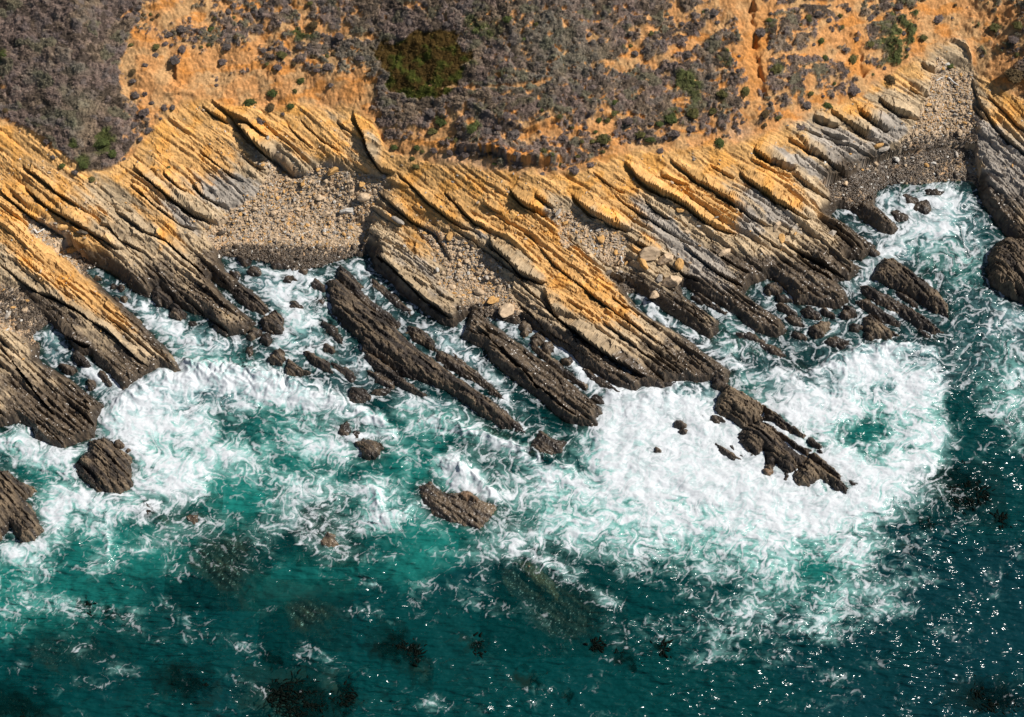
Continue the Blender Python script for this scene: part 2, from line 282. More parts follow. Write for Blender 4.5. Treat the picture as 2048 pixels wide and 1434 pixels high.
def land(X, Y):
    U, V, Z0 = solve_uv(X, Y)
    c, a = strata(U, V)
    v0 = vline(U); hill = v0-V
    ero = 14*fbm(U/48, V/40, 51, 4)
    hm = sst(-8, 16, hill+ero)                                # 1 on the soil slope, 0 on bare rock
    hm *= 1-sst(1925,1960,U+ero*.5)*sst(60,140,V)*.0
    be = R_beach(U + 3*fbm(U/20,V/20,52,2), V)
    shl = np.clip(blobs(U,V,[(930,550,110,110,40,1.3),(1170,470,120,80,30,1.3)]),0,1)
    bm = sst(-6, 5, be + 7*fbm(U/30, V/30, 53, 3) + shl*(-7+26*fbm(c/26, a/75, 54, 3)))            # pebble ground
    bc0 = R_coast(U, V)
    rock = (1-hm)*(1-bm)
    rel, blk, jnt, bid, bi2, i2, i3 = strata_relief(c, a, U, V)
    H, K, O = scarps(U, V, c, a)
    upper = sst(1, .45, (cline(U)-V)/np.maximum(cline(U)-v0, 60))  # bedding is buried towards the cliff top
    rk = rock*(.38+.62*upper)
    z = Z0 + H*(1-bm*.35)*(1-hm*.75) + rk*(rel+blk+jnt)
    z += rock*.40*fbm(c/42, a/120, 61, 3) + rock*.10*fbm(U/7, V/7, 62, 3)
    # soil slope: rills and slumps
    rill = ridged(U/46+.5*perlin(U/40,V/40,8), V/150, 63, 3)
    z += hm*(.55*fbm(U/60, V/60, 64, 4)+.22*(rill-.5)+.19*fbm(U/10,V/10,65,4,.6)+.10*fbm(U/4,V/4,66,2)-.22*np.clip(ridged(U/26+fbm(U/20,V/20,67,2),V/34,68,3)-.55,0,1))
    for gx, pl, dp, wd in ((1500,'1503,0 1508,60 1514,120 1526,190',1.1,7),(0,'1722,90 1724,150',.7,7),(0,'1300,330 1310,325',.1,4)):
        d, sd, t = segdist(U+9*fbm(U/26,V/22,5,3), V, P(pl)); z -= dp*(.7+.9*perlin(V/22,V*0,6))*np.exp(-(d/(wd*(.8+.6*perlin(V/12,V*0+3,7))))**2)
    # low earth cliff over the pale scree
    for pl, dp, wd in (('880,305 960,300 1020,322 1080,330 1130,322 1180,300',1.6,26),('905,222 940,215 1000,248 1060,262 1110,246 1170,232 1240,235',.8,16),('1320,88 1345,84 1368,100',.0,8),('262,20 330,12',.5,10),('1885,92 1905,86 1925,92 1945,130',1.1,10),('0,120 18,135',.8,14),('330,190 372,188 395,200',.7,10),('350,112 352,160',.8,20),('1698,72 1726,74',.6,12)):
        q = P(pl); d, sd, t = segdist(U+3*fbm(U/16,V/16,43,2), V+5*fbm(U/18,V/18,44,2), q)
        tp = np.sin(np.pi*np.clip(t,.001,.999))**.5*np.exp(-np.maximum(0,d-np.abs(sd)-2)/6)
        z += dp*tp*sst(-1.5,2,sd)*np.exp(-np.clip(sd,0,None)/wd)
    # pebbles
    p1, p2, pid = worley(U/9.0, V/8.0, 71); q1, q2, qid = worley(U/4.2, V/3.8, 72)
    z += bm*(.26*(1-p1)*(pid > .45) + .13*(1-q1)*qid) + bm*.12*fbm(U/40,V/40,73,3)
    # ragged shore
    bc = bc0 + 2.6*fbm(a/22, c/7, 81, 3) + 1.2*fbm(U/5, V/5, 82, 2)
    m = bc*PX
    edge = np.where(bm > .5, .12+.35*m, .15+1.55*m)
    edge = np.where(m < 0, .1+2.0*m, edge)
    shore = np.minimum(z, np.maximum(edge, -5))
    z = np.where(m < 4, shore, z)
    vd = veg_density(U, V); vm = sst(.22, .42, vd)*sst(.4,.7,hm)
    tint, mound, bidv = scrub_field(U, V)
    z = z + vm*mound
    # ---- colour
    U2 = U+10*fbm(U/40,V/40,91,3); V2 = V+10*fbm(U/40+7,V/40,92,3)
    och = np.clip(blobs(U2, V2, OCHRE),0,1.5) + .45*sst(60,-10,np.abs(hill))*sst(.2,.6,upper*0+.6)
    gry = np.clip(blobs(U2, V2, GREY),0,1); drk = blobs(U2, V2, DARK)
    nb = fbm(a/60, c/10, 93, 4)
    och = sst(.34, .80, och + .30*nb + .22*(i2-.5) - .30*gry)
    base = cmix(cmix(np.broadcast_to(C_TAN, U.shape+(3,)), C_GREY, sst(.25,.6,gry+.35*nb)), C_OCH, och)
    base = cmix(base, C_OCH2, och*sst(.05,.45,fbm(U/50,V/50,94,3)+.15*sst(90,0,np.abs(hill)))*.8)
    base = base*(1+.30*(bid-.5)+.22*(bi2-.5)+.30*(i2-.5)+.22*nb+.10*fbm(U/14,V/14,95,3))[..., None]
    # joints and scarps collect dark soil / lichen stain
    peb = C_PEB*np.ones(U.shape+(3,)); ptone = np.where(p1 < .62, pid, qid)
    peb = peb*(.66+.62*ptone)[..., None]; peb = cmix(peb, C_GREY*1.1, ((qid > .8)|(pid > .9))*.75*np.ones(U.shape))
    peb = cmix(peb, peb*col(1.12,.95,.78), sst(-.1,.5,fbm(U/50,V/50,96,3)))
    base = cmix(base, peb, bm)
    # tide-wetted dark zone
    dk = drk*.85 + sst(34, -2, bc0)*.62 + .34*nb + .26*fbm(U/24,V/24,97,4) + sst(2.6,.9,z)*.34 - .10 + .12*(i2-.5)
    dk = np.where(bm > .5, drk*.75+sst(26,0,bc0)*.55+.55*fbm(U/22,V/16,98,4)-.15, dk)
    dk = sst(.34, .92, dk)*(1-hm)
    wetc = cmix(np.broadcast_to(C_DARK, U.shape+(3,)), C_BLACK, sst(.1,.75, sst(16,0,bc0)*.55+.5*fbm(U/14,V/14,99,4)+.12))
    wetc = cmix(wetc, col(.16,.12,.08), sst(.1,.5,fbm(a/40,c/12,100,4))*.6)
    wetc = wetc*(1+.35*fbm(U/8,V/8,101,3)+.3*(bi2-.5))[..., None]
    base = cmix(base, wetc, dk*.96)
    # soil
    soil = cmix(np.broadcast_to(C_SOIL, U.shape+(3,)), C_SOIL2, sst(-.25,.35,fbm(U/45,V/45,102,4)))
    soil = cmix(soil, C_SOIL3, sst(.12,.45,fbm(U/60+5,V/30,103,4))*.8 + 0*U)
    soil = cmix(soil, C_SOIL3*1.02, np.clip(blobs(U,V,[(368,140,16,30,0,1),(1508,110,22,90,3,.9),(1712,95,14,30,0,1),(705,185,20,18,0,.8),(350,255,30,14,0,.5),(740,270,14,30,-30,.9),(1010,310,110,14,10,1.2),(1150,300,60,18,0,.8)]),0,1)*.85)
    soil = cmix(soil, C_PINK, np.clip(blobs(U+5*fbm(U/14,V/30,104,3),V,[(925,322,50,9,8,1.1),(1060,342,60,9,6,1.2),(1480,262,24,14,0,.9),(960,335,50,6,5,.8)]),0,1)*.85*(.7+.5*perlin(U/4,V/40,105)))
    soil = soil*(1+.26*fbm(U/12,V/12,106,4)+.22*fbm(U/3,V/3,107,2)+.12*(rill-.5))[..., None]
    base = cmix(base, soil, hm)
    base = cmix(base, tint*.8, vm)
    return dict(U=U, V=V, z=z, hm=hm, bm=bm, bc=bc0, col=np.clip(base,.004,.9), wet=dk, c=c, a=a, K=K, lean=O*(1-hm)*(1-bm*.6), vd=vd, mound=mound)
def veg_density(U, V):
    """how much scrub covers the soil"""
    hill = vline(U)-V
    Un = U+12*fbm(U/30,V/30,111,4); Vn = V+12*fbm(U/30+5,V/30+2,112,4)
    d = sst(-4, 30, hill)*1.0
    d -= np.clip(blobs(Un, Vn, BARE),0,1.4)*.95
    for t in TRAILS:
        q, _, _ = segdist(Un*.5+U*.5, Vn*.5+V*.5, t); d -= 1.1*np.exp(-(q/5.0)**2)
    d += (.85*fbm(U/26, V/22, 113, 4)-.22-.12*sst(1150,1500,U)-.14*sst(800,650,U))*sst(330,420,U)+.30*fbm(U/12,V/10,114,3)
    d -= .75*sst(.22,.5,fbm(U/17,V/12,116,3))*sst(260,420,U)
    edge = sst(95, 0, hill)*sst(380, 800, U)*.6
    d -= edge*(.6+.8*fbm(U/20,V/30,115,3))
    d += .8*np.clip(blobs(U,V,[(850,128,84,60,0,1.3)],5),0,1)
    d += 1.3*np.clip(blobs(Un,Vn,[(130,180,90,110,15,1),(190,260,40,60,10,.9),(120,30,150,40,0,.9),(850,125,90,70,0,1)]),0,.8)
    return d
def scrub_field(U, V):
    """natural colour and mounded height of the scrub, bush by bush"""
    wu = U+6*fbm(U/18,V/18,421,3); wv = V+5*fbm(U/18+3,V/18,422,3)
    f1, f2, i1 = worley(wu/27, wv/20, 423); g1, g2, i2 = worley(wu/12, wv/9.5, 424)
    mound = .26*np.clip(1-f1*f1*1.5,0,1)*(.5+.8*i1)+.15*np.clip(1-g1*g1*1.4,0,1)*(.4+i2)
    f = fbm(U/70, V/60, 401, 4); n = (.55*i1+.45*i2)
    A = 2.0*cmix(np.broadcast_to(col(.146,.104,.084), U.shape+(3,)), col(.155,.112,.075), sst(-.15,.35,f))
    A = cmix(A, col(.225,.188,.150), sst(.55,.8,n)*.8); A = cmix(A, col(.082,.062,.046), sst(.45,.2,n)*.8)
    A = cmix(A, col(.18,.165,.10), ((i1 > .72) & (i1 < .84))*.75); A = cmix(A, col(.20,.158,.148), (i2 > .88)*.6)
    A = cmix(A, col(.24,.235,.155), np.clip(blobs(wu,wv,LICHEN),0,1)*.5)
    g = np.clip(blobs(U,V,GREEN[1:]),0,1); A = cmix(A, col(.085,.105,.022)*(.75+.6*i2)[...,None], sst(.25,.7,g+.4*(i2-.5))*.85)
    ip = np.clip(blobs(U+34*fbm(U/46,V/40,403,4),V+30*fbm(U/46,V/40,404,4),[(850,128,84,64,0,1.1)],5),0,1); ip = sst(.3,.5,ip)
    B_ = cmix(np.broadcast_to(col(.095,.055,.012), U.shape+(3,)), col(.070,.078,.010), sst(-.2,.3,fbm(U/30,V/22,405,3)+.25*(V-150)/60))
    return cmix(A, B_, ip), mound*(1-.75*ip), ip
# ------------------------------------------------------------------ mesh helpers
def tag(o, label=None, cat=None, group=None, kind=None):
    if label: o['label'] = label
    if cat: o['category'] = cat
    if group: o['group'] = group
    if kind: o['kind'] = kind
    return o
def raw_mesh(name, v, f, mat, cols=None, attrs=None, smooth=True):
    """v (n,3), f (m,k) with k 3 or 4"""
    me = bpy.data.meshes.new(name); n = len(v); m, k = f.shape
    me.vertices.add(n); me.vertices.foreach_set('co', np.ascontiguousarray(v, np.float32).ravel())
    me.loops.add(m*k); me.loops.foreach_set('vertex_index', np.ascontiguousarray(f, np.int32).ravel())
    me.polygons.add(m); me.polygons.foreach_set('loop_start', (np.arange(m)*k).astype(np.int32))
    me.update(calc_edges=True)
    me.polygons.foreach_set('use_smooth', np.full(m, smooth and not (mat and mat.name == 'layered_rock')))
    if cols is not None:
        at = me.attributes.new('tint', 'FLOAT_COLOR', 'POINT')
        at.data.foreach_set('color', np.concatenate([cols, np.ones((n,1))], 1).astype(np.float32).ravel())
    attrs = dict(attrs or {})
    if 'bed_a' in attrs:
        at = me.attributes.new('bed', 'FLOAT_VECTOR', 'POINT'); at.data.foreach_set('vector', np.stack([attrs.pop('bed_a'), attrs.pop('bed_c'), np.zeros(n)], -1).astype(np.float32).ravel())
    for kx, vx in attrs.items():
        at = me.attributes.new(kx, 'FLOAT', 'POINT'); at.data.foreach_set('value', np.ascontiguousarray(vx, np.float32).ravel())
    if mat: me.materials.append(mat)
    return me
def link(name, me, parent=None):
    o = bpy.data.objects.new(name, me); COL.objects.link(o); o.parent = parent; return o
def grid_piece(name, X, Y, Z, keep, mat, cols, attrs):
    """keep: bool per cell; only the kept cells of the sheet become this object"""
    ny, nx = X.shape; idx = np.arange(ny*nx).reshape(ny, nx)
    q = np.stack([idx[:-1,:-1], idx[:-1,1:], idx[1:,1:], idx[1:,:-1]], -1)[keep]
    if len(q) == 0: return None
    u, inv = np.unique(q.ravel(), return_inverse=True)
    v = np.stack([X.ravel()[u], Y.ravel()[u], Z.ravel()[u]], -1)
    me = raw_mesh(name, v, inv.reshape(-1,4), mat, cols.reshape(-1,3)[u] if cols is not None else None, {k: a.ravel()[u] for k, a in attrs.items()})
    return link(name, me)
# ------------------------------------------------------------------ materials
def new_mat(name):
    m = bpy.data.materials.new(name); m.use_nodes = True; n = m.node_tree.nodes
    return m, n, m.node_tree.links, n['Principled BSDF']
def mnode(N, L, op, a, b=None, c=None):
    n = N.new('ShaderNodeMath'); n.operation = op
    for i, x in enumerate((a, b, c)):
        if x is None: continue
        if isinstance(x, (int, float)): n.inputs[i].default_value = x
        else: L.new(x, n.inputs[i])
    return n.outputs[0]
def noise(N, L, vec, scale, det=3, rough=.6):
    n = N.new('ShaderNodeTexNoise'); n.inputs['Scale'].default_value = scale; n.inputs['Detail'].default_value = det; n.inputs['Roughness'].default_value = rough
    L.new(vec, n.inputs['Vector']); return n.outputs['Fac']
def tint_material(name, lo=.72, hi=1.28, scale=3.0, bump=.5, dist=.12, rough=.92, wet=False, objrand=0, bed=False):
    m, N, L, B = new_mat(name)
    at = N.new('ShaderNodeAttribute'); at.attribute_name = 'tint'
    g = N.new('ShaderNodeNewGeometry'); pos = g.outputs['Position']
    n1 = noise(N, L, pos, scale, 5, .7); mr = N.new('ShaderNodeMapRange'); mr.inputs[1].default_value = .3; mr.inputs[2].default_value = .7; mr.inputs[3].default_value = lo; mr.inputs[4].default_value = hi
    L.new(n1, mr.inputs[0]); f = mr.outputs[0]
    if bed:
        ab = N.new('ShaderNodeAttribute'); ab.attribute_name = 'bed'
        m1 = N.new('ShaderNodeMapping'); m1.inputs['Scale'].default_value = (.30, 3.8, 1); L.new(ab.outputs['Vector'], m1.inputs['Vector'])
        l1 = noise(N, L, m1.outputs[0], 1.0, 6, .72)
        m2 = N.new('ShaderNodeMapping'); m2.inputs['Scale'].default_value = (.55, 1.5, 1)
        wv = N.new('ShaderNodeVectorMath'); wv.operation = 'MULTIPLY_ADD'; nz = N.new('ShaderNodeTexNoise'); nz.inputs['Scale'].default_value = 1.4; nz.inputs['Detail'].default_value = 3; L.new(pos, nz.inputs['Vector'])
        L.new(nz.outputs['Color'], wv.inputs[0]); wv.inputs[1].default_value = (.9,.5,0); L.new(ab.outputs['Vector'], wv.inputs[2]); L.new(wv.outputs[0], m2.inputs['Vector'])
        vo = N.new('ShaderNodeTexVoronoi'); vo.feature = 'DISTANCE_TO_EDGE'; L.new(m2.outputs[0], vo.inputs['Vector']); vo.inputs['Scale'].default_value = .8
        cr = N.new('ShaderNodeMapRange'); cr.inputs[1].default_value = 0; cr.inputs[2].default_value = .05; L.new(vo.outputs['Distance'], cr.inputs[0])
        f = mnode(N, L, 'MULTIPLY', f, mnode(N, L, 'MULTIPLY_ADD', l1, .9, .55))
    if objrand:
        oi = N.new('ShaderNodeObjectInfo'); f = mnode(N, L, 'MULTIPLY', f, mnode(N, L, 'MULTIPLY_ADD', oi.outputs['Random'], objrand, 1-objrand/2))
    vm = N.new('ShaderNodeVectorMath'); vm.operation = 'SCALE'; L.new(at.outputs['Color'], vm.inputs[0]); L.new(f, vm.inputs['Scale'])
    L.new(vm.outputs[0], B.inputs['Base Color'])
    B.inputs['Roughness'].default_value = rough; B.inputs['Specular IOR Level'].default_value = .25
    n2 = noise(N, L, pos, scale*1.7, 6, .75); b = N.new('ShaderNodeBump'); b.inputs['Strength'].default_value = bump; b.inputs['Distance'].default_value = dist
    if bed:
        hh = mnode(N, L, 'ADD', mnode(N, L, 'MULTIPLY', n2, .55), mnode(N, L, 'ADD', mnode(N, L, 'MULTIPLY', l1, 2.0), mnode(N, L, 'MULTIPLY', cr.outputs[0], .38))); L.new(hh, b.inputs['Height'])
    else: L.new(n2, b.inputs['Height']); L.new(b.outputs[0], B.inputs['Normal'])
    if wet:
        aw = N.new('ShaderNodeAttribute'); aw.attribute_name = 'wet'
        L.new(mnode(N, L, 'MULTIPLY_ADD', aw.outputs['Fac'], -.62, rough), B.inputs['Roughness'])
        L.new(mnode(N, L, 'MULTIPLY_ADD', aw.outputs['Fac'], .22, .15), B.inputs['Specular IOR Level'])
    return m
M_ROCK = tint_material('layered_rock', .78, 1.24, 2.4, .9, .26, .93, wet=True, bed=True)
M_SOIL = tint_material('eroded_soil', .80, 1.22, 2.6, .6, .14, .97)
M_PEBBLE = tint_material('beach_pebbles', .74, 1.28, 5.0, .6, .12, .9, wet=True)
M_STONE = tint_material('boulder_stone', .80, 1.2, 2.6, .5, .1, .9, wet=True, objrand=.25)
# ------------------------------------------------------------------ the land sheet
def axis(lo, hi, st, far, grow=1.09):
    a = list(np.arange(lo, hi+st*.5, st)); s = st
    while a[-1] < far[1]: s *= grow; a.append(a[-1]+s)
    s = st
    while a[0] > far[0]: s *= grow; a.insert(0, a[0]-s)
    return np.array(a)
LX = axis(-80, 80, LSTEP, (-420, 420)); LY = axis(-24, 56, LSTEP, (-60, 600))
GX, GY = np.meshgrid(LX, LY)
LD = land(GX, GY)
U, V = LD['U'], LD['V']
_gn = np.gradient(LD['c'], LX, axis=1), np.gradient(LD['c'], LY, axis=0)
_gl = np.hypot(*_gn)+1e-6
PXg = GX-LD['lean']*_gn[0]/_gl; PYg = GY-LD['lean']*_gn[1]/_gl      # lips lean out over the slots
def cellmean(A): return (A[:-1,:-1]+A[1:,1:]+A[:-1,1:]+A[1:,:-1])/4
cu, cv = cellmean(U), cellmean(V); chm, cbm, cz = cellmean(LD['hm']), cellmean(LD['bm']), cellmean(LD['z'])
under = cz < -2.2
is_hill = chm > .5; is_beach = (cbm > .5) & ~is_hill
RIDGES = [
 ('-60,660 190,850','broad dark brown rock ridge at the bottom left edge running into the surf'),
 ('-60,430 60,520 200,640 320,740','thick ochre-topped rock ridge right of the bottom left inlet, dark tip in the breaking wave'),
 ('-40,300 110,440 250,540 320,590','grey slab ridge between the two left inlets, lowest part dark and wet'),
 ('60,330 220,450 360,540 490,640','long tan ridge ending in a dark wet point left of the pebble cove'),
 ('250,340 340,430 430,510','narrow grey and ochre ridge ending at the left edge of the pebble cove'),
 ('300,310 400,380 460,430','thin layered ridge beside the long black shadow slit above the pebble beach'),
 ('350,240 440,310 530,380','yellow layered ridge sloping down to the upper left of the pebble beach'),
 ('405,215 500,290 600,345','grey edged ridge with the deep black crack at the top of the pebble beach'),
 ('560,225 640,280 720,335','fan of fine ochre ribs right above the pebble beach'),
 ('745,490 820,560 905,640','pale tan ridge along the right side of the pebble cove'),
 ('770,380 860,450 950,540','ochre slab ridge just right of the pebble beach head'),
 ('945,640 1060,720 1190,835','long dark brown rock finger with water on both sides at mid frame'),
 ('850,350 930,420 990,480','yellow fractured slab ridge below the pale scree'),
 ('985,480 1120,590 1220,670 1330,760','massive ochre topped ridge with the deep black overhang in the middle'),
 ('1010,430 1150,530 1260,620 1420,730','long straight ridge bordering the narrow white water slot'),
 ('1010,560 1100,650 1260,765','low layered brown ridge left of the black overhang'),
 ('1110,390 1230,480 1420,650','grey bedded ridge ending square beside the narrow white water slot'),
 ('1230,390 1380,500 1560,650','long grey ridge with fine parallel beds reaching the surf right of centre'),
 ('1260,330 1400,430 1500,520','ochre ridge above the big black shadow right of centre'),
 ('1360,325 1480,430 1690,590','broad tan ridge fading to dark wet rock right of centre'),
 ('1440,310 1560,410 1690,520','ridge with a sharp diagonal crack next to the right cove'),
 ('1500,300 1620,380 1750,480','dark pointed ridge on the left side of the right cove'),
 ('1570,275 1680,350 1795,455','grey slab ridge ending in a dark foot in the right cove'),
 ('1620,235 1700,280 1760,320','row of short steep ribs above the right cove'),
 ('1750,180 1840,235','uppermost short ochre ribs left of the small pebble beach at top right'),
 ('1955,170 2030,320 2140,520','curved grey ridge along the right edge of the frame'),
]
bestd = np.full(cu.shape, 1e9); rid = np.zeros(cu.shape, int)
_Rs = np.full(RU.shape, 1e9)
for i, (pl, lab) in enumerate(RIDGES):
    d, _, _ = segdist(RU, RV, P(pl)); d = Raster(data=d)(cu+5*perlin(cu/20,cv/20,3), cv+5*perlin(cu/20,cv/20,4)); m = d < bestd; bestd = np.where(m, d, bestd); rid = np.where(m, i, rid)
at = {'wet': LD['wet'], 'bed_a': LD['a']*PX, 'bed_c': LD['c']*PX}
hillside = grid_piece('hillside', PXg, PYg, LD['z'], is_hill & ~under, M_SOIL, LD['col'], at)
tag(hillside, kind='structure')
cliff = (~is_hill) & (~is_beach) & ~under & (bestd > 95)
beach = grid_piece('pebble_beach', PXg, PYg, LD['z'], is_beach & ~under, M_PEBBLE, LD['col'], at); tag(beach, kind='structure')
co = grid_piece('cliff', PXg, PYg, LD['z'], cliff, M_ROCK, LD['col'], at)
if co: tag(co, kind='structure')
for i, (pl, lab) in enumerate(RIDGES):
    k = (~is_hill) & (~is_beach) & ~under & (bestd <= 95) & (rid == i)
    o = grid_piece('rock_ridge', PXg, PYg, LD['z'], k, M_ROCK, LD['col'], at)
    if o: tag(o, lab, 'rock ridge', 'layered rock ridges running down the shore')
def ground_at(x, y):
    """height of the land sheet at points"""
    x = np.atleast_1d(x); y = np.atleast_1d(y)
    i = np.clip(np.searchsorted(LX, x)-1, 0, len(LX)-2); j = np.clip(np.searchsorted(LY, y)-1, 0, len(LY)-2)
    fx = (x-LX[i])/(LX[i+1]-LX[i]); fy = (y-LY[j])/(LY[j+1]-LY[j]); z = LD['z']
    return (z[j,i]*(1-fx)+z[j,i+1]*fx)*(1-fy)+(z[j+1,i]*(1-fx)+z[j+1,i+1]*fx)*fy
